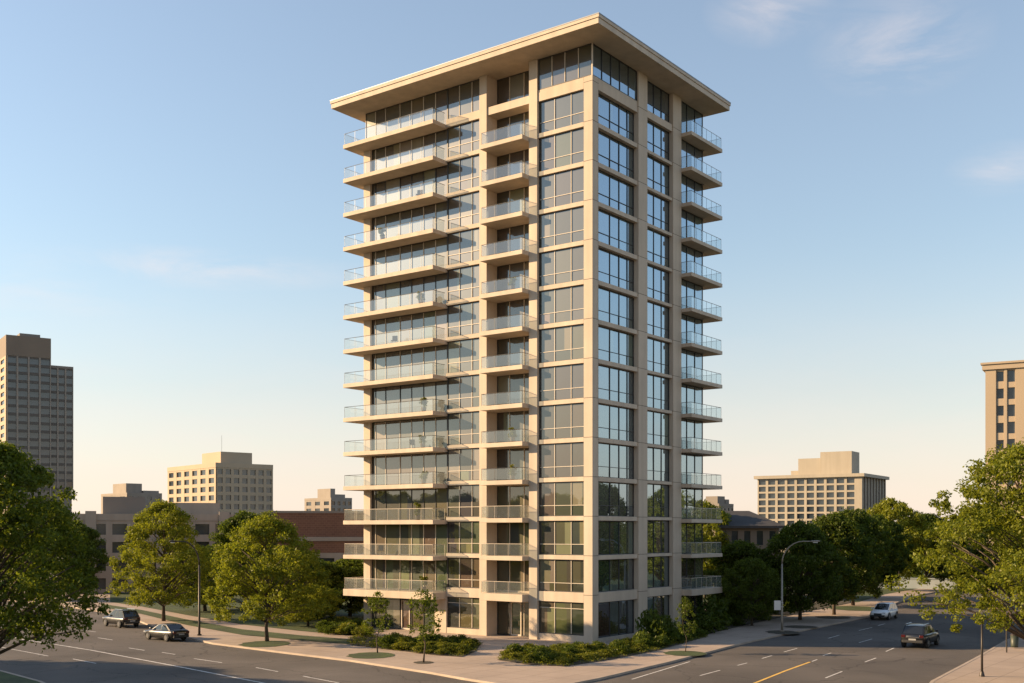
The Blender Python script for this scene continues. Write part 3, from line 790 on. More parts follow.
def make_tree(kind, seed, H, R, clear, nclump, per, leaf, mat, trunk_r, clump_r, bark='bark', widest=.42, lump=.18, lean=.0, droop=0.0):
    r = random.Random(seed)
    root = empty(kind, (0, 0, 0))
    ph = [r.uniform(0, 6.28) for _ in range(4)]
    def prof(u):
        if u > widest: return max(0.0, 1 - ((u - widest) / (1.0 - widest)) ** 2.1) ** .55
        return max(0.0, 1 - ((widest - u) / (widest + .12)) ** 2) ** .5
    cs, rs = [], []
    k = 0
    while len(cs) < nclump:
        u = r.random() ** .9
        a = r.uniform(0, 2 * math.pi)
        q = r.random() ** .42
        out_ = r.random() < .20
        if out_: q = r.uniform(.90, 1.09)
        lm = 1 + lump * math.sin(2 * a + ph[0] + 3 * u) + lump * .7 * math.sin(5 * a + ph[1] - 6 * u) + lump * .5 * math.sin(9 * u + ph[2])
        rr = (R - clump_r * .6) * prof(u) * q * lm
        z = clear + clump_r * .5 + (H - clear - clump_r) * u - droop * (q ** 3)
        cs.append((rr * math.cos(a) + lean * u, rr * math.sin(a), z)); rs.append(clump_r * (r.uniform(.4, .75) if out_ else r.uniform(.55, 1.2)))
    t = MB()
    top = H * .72
    pts = [(r.uniform(-.07, .07) * k + lean * .6 * k / 6, r.uniform(-.07, .07) * k, top * k / 6) for k in range(7)]
    t.tube(pts, [trunk_r * (1.25 if k == 0 else 1 - .13 * k) for k in range(7)], 8)
    far = sorted(range(len(cs)), key=lambda i: r.random())[:max(8, nclump // 5)]
    for i in far:
        c = Vector(cs[i]); z0 = max(clear * .75, min(c.z - (c.xy.length) * .75, top * .93))
        kk = min(5.99, z0 / top * 6); i0 = int(kk); fr = kk - i0
        p0 = Vector(pts[i0]).lerp(Vector(pts[i0 + 1]), fr)
        mid = p0.lerp(c, .5) + Vector((0, 0, .08 * (c - p0).length)) + Vector((r.uniform(-.2, .2), r.uniform(-.2, .2), 0))
        rb = trunk_r * (.5 - .3 * z0 / H)
        t.tube([p0, mid, c], [rb, rb * .6, rb * .2], 5)
    t.build('trunk', M[bark], root, smooth=True)
    leaf_cloud('crown', mat, cs, rs, per, leaf, root, seed=seed)
    return root

PR = {}
PR['big'] = make_tree('broadleaf_tree', 11, 15.0, 5.9, 4.2, 500, 110, .135, M['leaf'], .26, .78, 'bark', widest=.42, lump=.14, droop=.7)
PR['big2'] = make_tree('broadleaf_tree', 23, 14.9, 6.3, 3.4, 480, 112, .135, M['leaf_gold'], .22, .78, 'bark', widest=.42, lump=.20, droop=.5)
PR['street'] = make_tree('broadleaf_tree', 5, 12.6, 5.3, 2.0, 360, 112, .135, M['leaf_gold'], .17, .74, widest=.36, lump=.15, droop=.7)
PR['street2'] = make_tree('broadleaf_tree', 8, 10.9, 5.2, 2.1, 360, 112, .13, M['leaf_gold'], .16, .72, widest=.38, lump=.16, droop=.7)
PR['back'] = make_tree('broadleaf_tree', 31, 12.0, 5.2, 1.4, 320, 90, .21, M['leaf_dark'], .2, .95, widest=.42, lump=.13, droop=.4)
PR['back2'] = make_tree('broadleaf_tree', 37, 12.0, 5.0, 1.6, 320, 90, .21, M['leaf_dark'], .18, .95, widest=.46, lump=.15, droop=.4)
PR['gold'] = make_tree('broadleaf_tree', 41, 12.0, 5.2, 1.6, 320, 90, .21, M['leaf_gold'], .18, .95, widest=.46, lump=.13, droop=.4)
PR['sapling'] = make_tree('young_tree', 51, 4.7, 1.15, 1.3, 70, 26, .095, M['leaf'], .05, .32, widest=.4, lump=.12)
used = set()
def plant(kind, loc, scale, label, group, rz=None, cat='tree'):
    p = PR[kind]
    if rz is None: rz = random.uniform(0, 6.28)
    if not hasattr(scale, '__len__'): scale = (scale,) * 3
    if kind not in used:
        used.add(kind); p.location = loc; p.rotation_euler = (0, 0, rz); p.scale = scale; tag(p, label, cat, group); return p
    return copy_tree(p, loc, rz, scale, label, group, cat)

GS = 'street trees'
plant('big', (X(-14, 55), 55, KT), .94, 'large dark spreading tree filling the left edge of the picture', GS, .4)
plant('big2', (X(1036, 66), 66, KT), 1.0, 'large sunlit yellow-green tree filling the right edge of the picture', GS, 2.2)
c = G(163.6, 621, KT); plant('street', c, (1, 1, 1), 'round yellow-green tree left of the curved lamp post, behind the parked-looking sedan', GS, 1.0)
c = G(267, 641.5, KT); plant('street2', c, (1, 1, 1), 'round yellow-green tree in a grass patch on the left sidewalk, right of the lamp post', GS, 3.0)
c = G(377.5, 653, KT); plant('sapling', c, (1.0, 1.0, 1.0), 'slim sapling in an oval grass patch, the one further left by the tower front', 'saplings by the tower', .2)
c = G(423.5, 662.6, KT); plant('sapling', c, (1.22, 1.22, 1.1), 'fuller sapling in a small soil pit on the sidewalk before the tower', 'saplings by the tower', 1.7)
c = G(685.5, 652, KT); plant('sapling', c, (.75, .75, .9), 'thin shaded sapling on the right-hand sidewalk near the tower corner', 'saplings by the tower', 2.6)

GB = 'trees behind the left sidewalk'
for kind, px, Y, top, r, lab in [
    ('back', 205, 128, 545, 1.0, 'dark leafy tree between the two round street trees'),
    ('back2', 245, 134, 510, .9, 'tree top showing between the two round street trees and the office block'),
    ('back2', 318, 116, 560, .85, 'dark tree beneath the brick building, right of the grass-patch tree'),
    ('back', 350, 120, 556, .9, 'dark tree touching the left end of the tower'),
    ('back', 292, 122, 548, .9, 'dark tree close behind the grass-patch tree'),
    ('back2', 75, 148, 520, .8, 'dark tree before the concrete building, behind the large left tree'),
    ('back', 22, 150, 505, 1.0, 'dark tree across the street behind the large left tree'),
    ('gold', 308, 108, 583, .62, 'bushy sunlit small tree low beside the grass-patch tree')]:
    z = zat(top, Y); plant(kind, (X(px, Y), Y, KT), (r, r, (z - KT) / 12.0), lab, GB)
GR = 'trees along the right-hand road'
for kind, px, Y, top, r, lab in [
    ('back', 752, 109, 556, .55, 'dark tree left of the right-hand lamp post, nearest the tower'),
    ('back2', 742, 118, 540, .9, 'dark tree just right of the tower balconies'),
    ('back', 800, 116, 519, .90, 'dark tree behind the right-hand lamp post'),
    ('back2', 834, 123, 512, .95, 'tall dark tree below the cream slab building'),
    ('back', 853, 138, 506, 1.0, 'broad dark tree with a trunk in the grass island at right'),
    ('back2', 876, 152, 514, .95, 'dark tree beyond the white oncoming car'),
    ('gold', 891, 172, 497, 1.05, 'yellow-topped tree right of the cream slab building'),
    ('back', 926, 185, 511, 1.1, 'dark tree at the far end of the right-hand road'),
    ('back2', 958, 170, 516, 1.0, 'dark tree behind the lower left of the large sunlit tree'),
    ('gold', 705, 152, 500, .9, 'golden tree seen through the right-hand balcony railings'),
    ('back', 884, 200, 522, 1.0, 'dark tree closing the far end of the road, left of the last bend'),
    ('back2', 907, 204, 516, 1.05, 'dark tree closing the far end of the road, above the pale low wall'),
    ('back2', 862, 196, 520, 1.0, 'dark tree far behind the white oncoming car'),
    ('back', 985, 140, 500, 1.0, 'dark tree behind the middle of the large sunlit tree')]:
    z = zat(top, Y); plant(kind, (X(px, Y), Y, KT), (r, r, (z - KT) / 12.0), lab, GR)
# the wooded edge of town
wr_ = random.Random(77); wc = []
for k in range(2600):
    a = R_(wr_.uniform(-62, 62)); d = wr_.uniform(620, 760); hgt = 8 + 3 * math.sin(a * 40) + 2 * math.sin(a * 97)
    wc.append((d * math.sin(a), d * math.cos(a), wr_.random() ** .7 * hgt))
tag(leaf_cloud('woodland', M['leaf_dark'], wc, [3.4] * len(wc), 22, 1.3, seed=9), 'distant line of woods along the horizon', 'woods', kind='stuff')
# the avenue goes on beyond both edges of the picture; the glass mirrors it
for k, (x, y, h) in enumerate([(46, 88, 14.5), (53, 101, 15.5), (62, 114, 16), (72, 128, 16), (84, 142, 16), (60, 92, 15)]):
    plant('gold', (x, y, KT), (1.05, 1.05, h / 12), 'avenue tree on the right of the right-hand road, beyond the picture edge', 'avenue trees to the right')
for k, (x, y, h) in enumerate([(-58, 62, 14.5), (-66, 70, 15), (-78, 74, 15), (-92, 78, 16), (-104, 87, 16), (-112, 97, 16.5), (-121, 107, 17), (-70, 55, 15), (-130, 120, 16), (-86, 66, 16), (-98, 92, 16.5), (-116, 90, 17), (-126, 98, 17), (-84, 58, 16), (-108, 80, 17), (-140, 108, 17.5), (-51, 77, 10.5), (-45, 70, 11.5)]):
    plant('gold' if k % 3 else 'back2', (x, y, KT), (1.1, 1.1, h / 12), 'avenue tree on the near side of the left street, beyond the picture edge', 'avenue trees to the left')

# shrubs
def shrub_proto(seed, R, H, per, leaf, mat, n=26):
    r = random.Random(seed); cs, rs = [], []
    for _ in range(n):
        a = r.uniform(0, 6.28); q = r.random() ** .5; u = r.random()
        rr = R * .8 * q * math.sqrt(max(0, 1 - (u * .9) ** 2))
        cs.append((rr * math.cos(a), rr * math.sin(a), .12 * H + u * H * .75)); rs.append(R * r.uniform(.22, .42))
    return leaf_cloud('shrub', mat, cs, rs, per, leaf, seed=seed)
SH = [shrub_proto(3, .75, .75, 44, .085, M['leaf_shrub']), shrub_proto(4, .9, .95, 44, .095, M['leaf_dark']), shrub_proto(6, .8, .6, 40, .08, M['leaf_shrub'])]
su = set()
def shrub(i, loc, s, label, group, rz=None):
    o = SH[i] if i not in su else SH[i].copy()
    if i in su: COL.objects.link(o)
    su.add(i)
    o.location = loc; o.rotation_euler = (0, 0, random.uniform(0, 6.28)); o.scale = s if hasattr(s, '__len__') else (s,) * 3
    tag(o, label, 'shrub', group); return o
def scatter(poly_px, n, sizes, label, group, kinds=(0, 0, 1, 2), min_d=.75):
    P = [Vector(p) for p in gpoly(poly_px, KT)]
    xs = [p.x for p in P]; ys = [p.y for p in P]; pts = []
    tries = 0
    while len(pts) < n and tries < 4000:
        tries += 1
        q = Vector((random.uniform(min(xs), max(xs)), random.uniform(min(ys), max(ys))))
        ins = False
        for a, b_ in zip(P, P[1:] + P[:1]):
            if (a.y > q.y) != (b_.y > q.y) and q.x < (b_.x - a.x) * (q.y - a.y) / (b_.y - a.y) + a.x: ins = not ins
        if ins and all((q - w).length > min_d for w in pts):
            pts.append(q); s = random.uniform(*sizes)
            shrub(random.choice(kinds), (q.x, q.y, KT + .03), (s, s, s * random.uniform(.6, .95)), label, group)
scatter([(385, 650), (436, 655), (460, 656), (472, 652), (478, 645.5), (446, 643.5), (392, 641)], 44, (.8, 1.2), 'low green shrub in the planting bed left of the entrance path', 'shrubs left of the entrance')
scatter([(503, 659.5), (530, 663.6), (566, 664.6), (612, 657.5), (640, 652), (640, 643), (592, 652), (530, 651)], 58, (.8, 1.25), 'low yellow-green shrub in the corner bed before the tower', 'shrubs in the corner bed', (0, 0, 2, 2, 1))
scatter([(636, 650), (660, 648.5), (700, 637.5), (694, 634), (640, 642)], 20, (.9, 1.3), 'dark shrub along the shaded right side of the tower', 'shrubs beside the right face', (1,))
scatter([(320, 634), (366, 637), (366, 629), (335, 622)], 24, (1.0, 1.5), 'leafy shrub by the left end of the tower', 'shrubs at the left end', (0, 1, 2))
scatter([(706, 634), (728, 628), (760, 620), (800, 611), (800, 602), (720, 608)], 34, (1.2, 2.0), 'dark shrub beneath the trees on the right-hand sidewalk', 'shrubs under the right trees', (1,))
c = G(652, 643, KT); shrub(1, c, (1.7, 1.7, 2.7), 'tall dark bush against the shaded right face of the tower', None)
c = G(666, 639, KT); shrub(1, c, (1.4, 1.4, 2.0), 'mid-height dark bush beside the tall bush on the right face', None)
c = G(712, 630, KT); shrub(1, c, (2.4, 2.4, 3.0), 'rounded dark bush at the right end of the tower', None)
c = G(727, 625, KT); shrub(1, c, (2.2, 2.2, 2.6), 'lower dark bush right of the rounded bush at the tower end', None)
# ground cover in the beds
def cover(name, px, n, seed, mat, label):
    P = [Vector(p) for p in gpoly(px, KT)]; xs = [p.x for p in P]; ys = [p.y for p in P]; r = random.Random(seed); cs = []
    while len(cs) < n:
        q = Vector((r.uniform(min(xs), max(xs)), r.uniform(min(ys), max(ys)))); ins = False
        for a, b_ in zip(P, P[1:] + P[:1]):
            if (a.y > q.y) != (b_.y > q.y) and q.x < (b_.x - a.x) * (q.y - a.y) / (b_.y - a.y) + a.x: ins = not ins
        if ins: cs.append((q.x, q.y, KT + .12))
    o = leaf_cloud(name, mat, cs, [.32] * n, 12, .08, flat=.4, seed=seed)
    return tag(o, label, 'ground cover', kind='stuff')
cover('ground_cover', [(350, 645), (401, 651), (436, 655.4), (462, 657), (475, 652), (481, 644.5), (446, 641), (366, 636.8), (350, 637)], 600, 5, M['leaf_shrub'], 'low green ground cover in the bed left of the entrance path')
cover('ground_cover', [(497, 660), (530, 665), (566, 666.5), (612, 659.5), (660, 650), (706, 637), (694, 632.5), (640, 641), (592, 650), (540, 647), (524, 648.5)], 800, 6, M['leaf_shrub'], 'low yellow-green ground cover in the corner bed')

# what stands on the balconies
def tower_pt(v): return (TC.x + Rv.x * v.x + Lv.x * v.y, TC.y + Rv.y * v.x + Lv.y * v.y, TC.z + v.z)
for q, (kind, i, v, where) in enumerate(BALC):
    if kind == 'p':
        t = empty('potted_plant', tower_pt(v), 0, 'leafy potted plant on the %s-storey %s' % (ORD[i], where), 'potted plant', 'balcony plants')
        MB().tube([(0, 0, 0), (0, 0, .42), (0, 0, .45)], [.17, .24, .25], 12).build('pot', M['far_brown'], t, smooth=True)
        r = random.Random(q); hh = r.uniform(.5, 1.0)
        leaf_cloud('foliage', M['leaf_shrub'], [(r.uniform(-.22, .22), r.uniform(-.22, .22), .5 + hh * r.random()) for _ in range(14)], [.2] * 14, 26, .12, t, seed=q)
    else:
        t = empty('balcony_chair', tower_pt(v), ANG + .4 * (q % 3), 'dark slatted chair on the %s-storey %s' % (ORD[i], where), 'chair', 'balcony chairs')
        MB().box(-.25, .25, -.25, .25, .40, .45).build('seat', M['frame'], t); MB().box(.21, .26, -.25, .25, .46, .92).build('backrest', M['frame'], t)
        for a in (-.22, .22):
            for c_ in (-.22, .22): MB().tube([(a, c_, 0), (a, c_, .40)], .018, 6).build('leg', M['frame'], t)

# ---------------------------------------------------------------- street furniture
def street_lamp(px, py, arm_px, mat, label, sign=False):
    p = G(px, py, KT); H = zat(541, p.y) - KT
    adx = (arm_px - px) / F * p.y
    t = empty('street_lamp', p, 0, label, 'street lamp', 'curved street lamps')
    q = MB(); q.tube([(0, 0, 0), (0, 0, .9), (0, 0, H - 2.1)], [.11, .10, .075], 10); q.build('pole', M[mat], t, smooth=True)
    MB().tube([(0, 0, 0), (0, 0, .12)], [.2, .2], 12).build('base', M[mat], t)
    dy = -.5 * abs(adx)
    pts = [(0, 0, H - 2.11)]
    for k in range(1, 8):
        a = math.pi / 2 * k / 7
        pts.append((adx * .62 * (1 - math.cos(a)), dy * .62 * (1 - math.cos(a)), H - 2.1 + 2.08 * math.sin(a)))
    pts.append((adx * .8, dy * .8, H - .03))
    MB().tube(pts, [.07 - .003 * k for k in range(len(pts))], 8).build('arm', M[mat], t, smooth=True)
    h = MB(); a = Vector((adx * .78, dy * .78, H - .03)); bq = Vector((adx * 1.08, dy * 1.08, H + .0))
    h.tube([a, a.lerp(bq, .3), a.lerp(bq, .8), bq], [.045, .085, .09, .04], 8)
    hd = h.build('lamp_head', M[mat], t, smooth=True)
    MB().tube([a.lerp(bq, .35) - Vector((0, 0, .10)), a.lerp(bq, .78) - Vector((0, 0, .10))], .06, 8).build('lens', M['lens'], hd)
    return t, p
street_lamp(199.3, 635.5, 175, 'pole_dark', 'dark curved street lamp at the tip of the left sidewalk')
t, p = street_lamp(782, 631.5, 813, 'pole_grey', 'grey curved street lamp carrying a blank sign on the right-hand sidewalk')
sg = MB(); s = p.y / F
sg.box(-8.2 * s, -1.6 * s, -.16, -.13, zat(610, p.y) - KT, zat(600.5, p.y) - KT)
sg.box(-.12, .12, -.15, -.1, zat(607, p.y) - KT, zat(606.6, p.y) - KT); sg.box(-.12, .12, -.15, -.1, zat(603, p.y) - KT, zat(602.6, p.y) - KT)
so = sg.build('street_sign', M['signwhite'], None, bevel=.01); so.location = p
tag(so, 'pale blank rectangular sign fixed to the grey lamp post', 'sign')
# post, second post, litter bin on the right sidewalk
p = G(982, 676.5, KT)
t = empty('lamp_post', p, 0, 'dark straight post under the large sunlit tree, nearest the kerb', 'post')
q = MB(); q.tube([(0, 0, 0), (0, 0, 3.4)], [.075, .06], 10); q.build('pole', M['pole_dark'], t, smooth=True)
MB().tube([(0, 0, 0), (0, 0, .1), (0, 0, .32)], [.17, .16, .10], 12).build('base', M['pole_dark'], t)
MB().tube([(0, 0, 3.4), (0, 0, 3.5), (0, 0, 3.85), (0, 0, 3.95)], [.08, .14, .17, .05], 10).build('lantern', M['pole_dark'], t)
p = G(1006.6, 652.5, KT)
t = empty('bollard_post', p, 0, 'slim dark post beside the litter bin on the right sidewalk', 'post')
MB().tube([(0, 0, 0), (0, 0, 2.6)], [.06, .05], 8).build('pole', M['pole_dark'], t)
MB().box(-.16, .16, -.045, .045, 1.9, 2.5).build('plate', M['pole_dark'], t)
p = G(1014.5, 648, KT)
t = empty('litter_bin', p, 0, 'dark green litter bin on the right sidewalk', 'bin')
MB().tube([(0, 0, .08), (0, 0, .2), (0, 0, 1.0)], [.27, .28, .31], 14).build('body', M['shade_cloth'], t, smooth=True)
MB().tube([(0, 0, 1.0), (0, 0, 1.06), (0, 0, 1.2)], [.33, .33, .18], 14).build('lid', M['pole_dark'], t)
# small lamp far down the right road
p = Vector((X(899, 165), 165, KT))
t = empty('street_lamp', p, 0, 'small far lamp among the trees down the right-hand road', 'street lamp', 'curved street lamps')
MB().tube([(0, 0, 0), (0, 0, 3.4)], [.08, .06], 6).build('pole', M['pole_dark'], t)
MB().tube([(0, 0, 3.4), (0, 0, 3.5), (0, 0, 3.8), (0, 0, 3.9)], [.1, .2, .22, .06], 8).build('lantern', M['lens'], t)

# ---------------------------------------------------------------- cars
def make_car(name, loc, heading, paint, kind, label, group='cars on the roads'):
    root = empty(name, loc, heading, label, 'car', group)
    suv = kind == 'suv'
    L2 = 2.35; W = .95 if suv else .91
    gz = .30 if suv else .22
    belt = 1.05 if suv else .92; roofz = 1.70 if suv else 1.44
    if suv:
        st = [(-2.35, .62, .98, .80), (-2.28, .50, 1.04, .90), (-2.0, .40, 1.07, .95), (-1.2, gz, 1.06, 1), (0, gz, 1.05, 1), (.85, gz, 1.06, 1), (1.25, gz, 1.03, .99), (1.9, .36, .96, .95), (2.22, .42, .86, .86), (2.35, .5, .72, .70)]
        gb = (-2.26, 1.25); gt = (-1.72, .15)
    else:
        st = [(-2.35, .5, .82, .78), (-2.27, .42, .94, .88), (-2.0, .32, .99, .95), (-1.5, gz, .97, 1), (0, gz, .93, 1), (.85, gz, .93, 1), (1.3, gz, .88, .98), (1.95, .3, .78, .93), (2.22, .36, .70, .84), (2.35, .42, .6, .66)]
        gb = (-1.95, 1.0); gt = (-1.15, .05)
    m = MB(); rings = []
    for (x, zb, ztp, wf) in st:
        w = W * wf; h = ztp - zb
        ring = [(x, -w * .86, zb), (x, -w * .97, zb + h * .18), (x, -w, zb + h * .5), (x, -w * .985, zb + h * .72), (x, -w * .92, zb + h * .93), (x, -w * .70, ztp), (x, 0, ztp + .025),
                (x, w * .70, ztp), (x, w * .92, zb + h * .93), (x, w * .985, zb + h * .72), (x, w, zb + h * .5), (x, w * .97, zb + h * .18), (x, w * .86, zb)]
        i = len(m.v); m.v += ring; rings.append((i, len(ring)))
    n = rings[0][1]
    for (a, _), (b_, _) in zip(rings[:-1], rings[1:]):
        for k in range(n):
            q = (k + 1) % n
            m.f.append((a + k, b_ + k, b_ + q, a + q)); m.c.append(None)
    m.f.append(tuple(rings[0][0] + k for k in range(n))); m.c.append(None)
    m.f.append(tuple(rings[-1][0] + k for k in range(n))[::-1]); m.c.append(None)
    body = m.build('body', M[paint], root, smooth=True)
    # cabin
    wb, wt = W * .90, W * .74
    cab = MB()
    B0 = belt - .02; T0 = roofz - .06
    bot = [(gb[0], -wb * .94, B0), (gb[1], -wb * .93, B0), (gb[1], wb * .93, B0), (gb[0], wb * .94, B0)]
    topp = [(gt[0], -wt, T0), (gt[1], -wt * .97, T0), (gt[1], wt * .97, T0), (gt[0], wt, T0)]
    for k in range(4):
        q = (k + 1) % 4
        cab.face([bot[k], bot[q], topp[q], topp[k]])
    c_ = cab.build('cabin', M[paint], root)
    # roof panel (crowned)
    rf = MB()
    xs = [gt[0] - .06, gt[0] + .15, (gt[0] + gt[1]) / 2, gt[1] - .2, gt[1] + .05]; zs = [T0 - .01, roofz - .02, roofz, roofz - .015, T0 - .01]
    ring = []
    for x, z in zip(xs, zs):
        i = len(rf.v); rf.v += [(x, -wt * 1.03, T0 - .03), (x, -wt * .85, z - .01), (x, 0, z + .012), (x, wt * .85, z - .01), (x, wt * 1.03, T0 - .03)]; ring.append(i)
    for a, b_ in zip(ring[:-1], ring[1:]):
        for k in range(4): rf.f.append((a + k, b_ + k, b_ + k + 1, a + k + 1)); rf.c.append(None)
    rf.build('roof', M[paint], root, smooth=True)
    # glass: proud of the cabin by a hair
    def quad(name, a, b_, c, d, ins, out, mat='carglass'):
        a, b_, c, d = (Vector(v) for v in (a, b_, c, d)); cen = (a + b_ + c + d) / 4
        nn = (b_ - a).cross(d - a).normalized()
        if nn.dot(cen - Vector((-.4, 0, 1.2))) < 0: nn = -nn
        P = [v.lerp(cen, ins) + nn * out for v in (a, b_, c, d)]; Q = [v - nn * .02 for v in P]
        mm = MB(); mm.face(P); mm.face(Q[::-1])
        for k in range(4): mm.face([P[k], P[(k + 1) % 4], Q[(k + 1) % 4], Q[k]])
        mm.build(name, M[mat], root)
    quad('windscreen', bot[1], bot[2], topp[2], topp[1], .09, .012)
    quad('rear_window', bot[3], bot[0], topp[0], topp[3], .13, .012)
    for s0, s1, t0, t1, sgn in ((bot[0], bot[1], topp[0], topp[1], 1), (bot[3], bot[2], topp[3], topp[2], 1)):
        s0, s1, t0, t1 = map(Vector, (s0, s1, t0, t1))
        cuts = (.03, .30, .60, .97) if suv else (.10, .52, .96)
        for u, v in zip(cuts[:-1], cuts[1:]):
            quad('side_window', s0.lerp(s1, u), s0.lerp(s1, v), t0.lerp(t1, v), t0.lerp(t1, u), .09, .012)
    # wheels
    wr = .37 if suv else .33
    for wx in (-1.42, 1.42):
        for sy in (-1, 1):
            y0 = sy * (W * .99); y1 = sy * (W * .99 - .22)
            w_ = MB(); w_.tube([(wx, y1, wr), (wx, y1 + sy * .02, wr), (wx, y0 - sy * .02, wr), (wx, y0 + sy * .015, wr)], [wr * .95, wr, wr, wr * .93], 20)
            wh = w_.build('wheel', M['tyre'], root, smooth=False)
            r_ = MB(); r_.tube([(wx, y0 + sy * .012, wr), (wx, y0 + sy * .03, wr)], [wr * .64, wr * .58], 16); r_.build('rim', M['rim'], wh)
            ar = MB()
            pts = [(wx + (wr + .06) * math.cos(a), sy * (W * .985), wr + (wr + .06) * math.sin(a)) for a in [math.pi * k / 10 for k in range(11)]]
            ar.tube(pts, .04, 6); ar.build('wheel_arch', M['trim'], root)
    # bumpers, lights, plates, mirrors
    MB().box(-2.40, -2.2, -W * .80, W * .80, gz + .12, gz + .34).build('bumper', M['trim'], root, bevel=.04)
    MB().box(2.2, 2.40, -W * .72, W * .72, gz + .08, gz + .26).build('bumper', M['trim'], root, bevel=.04)
    zl = .95 if suv else .82
    for sy in (-1, 1):
        MB().box(-2.385, -2.24, sy * W * .52, sy * W * .84, zl - .14, zl + .05).build('tail_light', M['tail'], root, bevel=.02)
        MB().box(2.16, 2.36, sy * W * .46, sy * W * .80, (.70 if suv else .58), (.84 if suv else .70)).build('headlight', M['head'], root, bevel=.03)
        MB().box(.72, .90, sy * (W * .95), sy * (W * .95 + .2), belt + .02, belt + .17).build('mirror', M[paint], root, bevel=.03)
    MB().box(2.30, 2.385, -W * .42, W * .42, (.56 if suv else .46), (.74 if suv else .60)).build('grille', M['trim'], root)
    MB().box(-2.40, -2.36, -.26, .26, (.62 if suv else .56) , (.74 if suv else .68)).build('licence_plate', M['plate'], root)
    MB().box(-2.375, -2.34, -W * .5, W * .5, (.82 if suv else .74), (.86 if suv else .77)).build('trim_bar', M['chrome'], root)
    if suv:
        for sy in (-1, 1):
            MB().tube([(gt[0] + .1, sy * wt * .9, roofz + .045), (gt[1] - .15, sy * wt * .9, roofz + .045)], .02, 6).build('roof_rail', M['chrome'], root)
    return root
def paint(name, col):
    m, nt, N, L, out = new_mat(name)
    p = N.new('ShaderNodeBsdfPrincipled'); p.inputs['Base Color'].default_value = (*col, 1); p.inputs['Roughness'].default_value = .32
    p.inputs['Metallic'].default_value = 0; p.inputs['Coat Weight'].default_value = .4; p.inputs['Coat Roughness'].default_value = .06
    tc = N.new('ShaderNodeTexCoord'); n = N.new('ShaderNodeTexNoise'); n.inputs['Scale'].default_value = 5
    L.new(tc.outputs['Object'], n.inputs[0]); mr = N.new('ShaderNodeMapRange'); mr.inputs['To Min'].default_value = .22; mr.inputs['To Max'].default_value = .42
    L.new(n.outputs[0], mr.inputs[0]); L.new(mr.outputs[0], p.inputs['Roughness']); L.new(p.outputs[0], out.inputs[0])
    M[name] = m
paint('paint_black', (.006, .006, .0065)); paint('paint_grey', (.010, .0095, .009)); paint('paint_white', (.80, .80, .80)); paint('paint_dark', (.005, .005, .005))
hl = math.atan2(.70, -.715); hr = math.atan2(.83, .555)
c = G(121, 626.5); make_car('parked_car' if False else 'suv', (c.x, c.y, 0), hl, 'paint_dark', 'suv', 'dark SUV driving away on the left street, the further of the two')
c = G(166, 639.8); make_car('sedan', (c.x, c.y, 0), hl + .06, 'paint_grey', 'sedan', 'dark low sedan driving away on the left street beside the lamp post')
c = G(924, 647); make_car('suv', (c.x, c.y + .8, 0), hr, 'paint_black', 'suv', 'black SUV driving away on the right-hand road').scale = (1.08, 1.08, 1.08)
c = G(886, 619.4); make_car('suv', (c.x, c.y + .6, 0), hr + math.pi, 'paint_white', 'suv', 'white SUV coming down the right-hand road')

# ---------------------------------------------------------------- light, sky, camera
SUN_EL = 18.5
S = Vector((-1.0, 0.09, 0)).normalized() * math.cos(R_(SUN_EL)); S.z = math.sin(R_(SUN_EL))
sd = bpy.data.lights.new('sun', 'SUN'); sd.energy = 5.0; sd.angle = R_(0.6); sd.color = (1.0, 0.71, 0.41)
so = bpy.data.objects.new('sun', sd); COL.objects.link(so); so.rotation_euler = (-S).to_track_quat('-Z', 'Y').to_euler(); so.location = (-60, 40, 60)

w = bpy.data.worlds.new('World'); scene.world = w; w.use_nodes = True
nt = w.node_tree; N = nt.nodes; L = nt.links
for n in list(N): N.remove(n)
out = N.new('ShaderNodeOutputWorld'); bg = N.new('ShaderNodeBackground'); bg.inputs[1].default_value = 0.074
sky = N.new('ShaderNodeTexSky'); sky.sky_type = 'NISHITA'; sky.sun_disc = False
sky.sun_elevation = R_(SUN_EL); sky.sun_rotation = math.atan2(S.x, S.y)
sky.air_density = 1.5; sky.dust_density = 0.1; sky.ozone_density = 4.5; sky.altitude = 0
# thin cloud wisps
tc = N.new('ShaderNodeTexCoord')
def vmath(op, a=None, b=None):
    v = N.new('ShaderNodeVectorMath'); v.operation = op
    for k, s_ in enumerate((a, b)):
        if s_ is None: continue
        if isinstance(s_, tuple): v.inputs[k].default_value = s_
        else: L.new(s_, v.inputs[k])
    return v
def fmath(op, a, b=None, clamp=False):
    v = N.new('ShaderNodeMath'); v.operation = op; v.use_clamp = clamp
    for k, s_ in enumerate((a, b)):
        if s_ is None: continue
        if isinstance(s_, (int, float)): v.inputs[k].default_value = s_
        else: L.new(s_, v.inputs[k])
    return v.outputs[0]
mp = N.new('ShaderNodeMapping'); mp.inputs['Scale'].default_value = (5, 5, 16); L.new(tc.outputs['Generated'], mp.inputs[0])
nz = N.new('ShaderNodeTexNoise'); nz.inputs['Scale'].default_value = 1.6; nz.inputs['Detail'].default_value = 7; nz.inputs['Roughness'].default_value = .62; nz.inputs['Distortion'].default_value = .5
L.new(mp.outputs[0], nz.inputs['Vector'])
nfac = N.new('ShaderNodeMapRange'); nfac.inputs['From Min'].default_value = .40; nfac.inputs['From Max'].default_value = .72; L.new(nz.outputs['Fac'], nfac.inputs[0])
tot = None
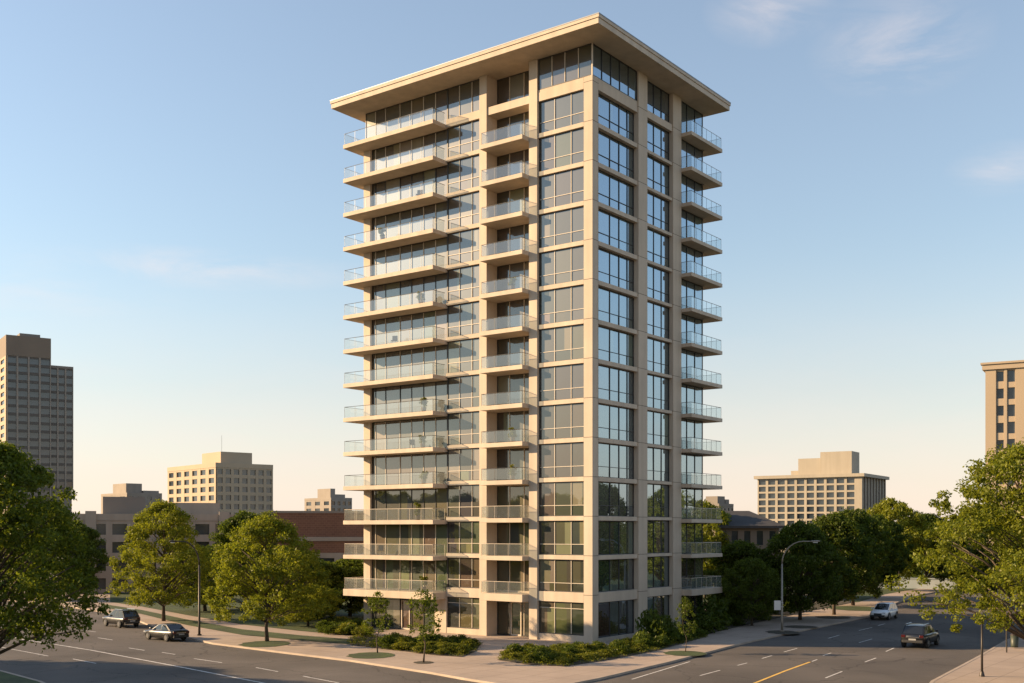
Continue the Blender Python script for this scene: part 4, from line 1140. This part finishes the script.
for (px, py, sx, sz, amt) in [(900, 42, .04, .024, .6), (770, 8, .03, .016, .55), (1003, 168, .025, .012, .55), (200, 268, .09, .010, .6), (30, 288, .07, .012, .35)]:
    d = Vector(((px - CX) / F, 1, (HZ - py) / F)).normalized()
    df = vmath('SUBTRACT', tc.outputs['Generated'], tuple(d)); sc = vmath('MULTIPLY', df.outputs[0], (1 / sx, 1 / sx, 1 / sz)); ln = vmath('LENGTH', sc.outputs[0])
    e = fmath('MULTIPLY', fmath('SUBTRACT', 1.0, fmath('MULTIPLY', ln.outputs['Value'], .55), True), amt)
    tot = e if tot is None else fmath('ADD', tot, e)
cf = fmath('MULTIPLY', tot, nfac.outputs[0], True)
mxc = N.new('ShaderNodeMix'); mxc.data_type = 'RGBA'; L.new(cf, mxc.inputs[0]); hs = N.new('ShaderNodeHueSaturation'); hs.inputs['Saturation'].default_value = 0.70; L.new(sky.outputs[0], hs.inputs['Color'])
tn = vmath('MULTIPLY', hs.outputs[0], (1.17, 1.17, 1.19))
L.new(tn.outputs[0], mxc.inputs[6]); mxc.inputs[7].default_value = (6.0, 5.2, 4.9, 1)
# thin warm high haze lying low over the horizon, thicker in streaks
sep = N.new('ShaderNodeSeparateXYZ'); L.new(tc.outputs['Generated'], sep.inputs[0])
el = N.new('ShaderNodeMapRange'); el.interpolation_type = 'SMOOTHSTEP'; el.inputs['From Min'].default_value = 0.26; el.inputs['From Max'].default_value = -0.02; el.inputs['To Min'].default_value = 0.0; el.inputs['To Max'].default_value = 0.60
L.new(sep.outputs['Z'], el.inputs[0])
st = N.new('ShaderNodeMapRange'); st.inputs['From Min'].default_value = .3; st.inputs['From Max'].default_value = .7; st.inputs['To Min'].default_value = .8; st.inputs['To Max'].default_value = 1.1
L.new(nz.outputs['Fac'], st.inputs[0])
vf = fmath('MULTIPLY', el.outputs[0], st.outputs[0], True)
mxv = N.new('ShaderNodeMix'); mxv.data_type = 'RGBA'; L.new(vf, mxv.inputs[0]); L.new(mxc.outputs[2], mxv.inputs[6]); mxv.inputs[7].default_value = (6.1, 4.9, 4.5, 1)
L.new(mxv.outputs[2], bg.inputs[0]); L.new(bg.outputs[0], out.inputs[0])

cd = bpy.data.cameras.new('camera'); cam = bpy.data.objects.new('camera', cd); COL.objects.link(cam)
cam.location = (0, 0, CAMZ); cam.rotation_euler = (R_(90), 0, 0)
cd.sensor_width = 36; cd.lens = 36 * F / 1024; cd.shift_y = (HZ - 341.5) / 1024; cd.clip_end = 6000; cd.clip_start = .5
scene.camera = cam
vs = scene.view_settings; vs.view_transform = 'Standard'; vs.look = 'None'; vs.gamma = 1; vs.exposure = 1.22; vs.use_curve_mapping = False
scene.render.resolution_x = 1024; scene.render.resolution_y = 683
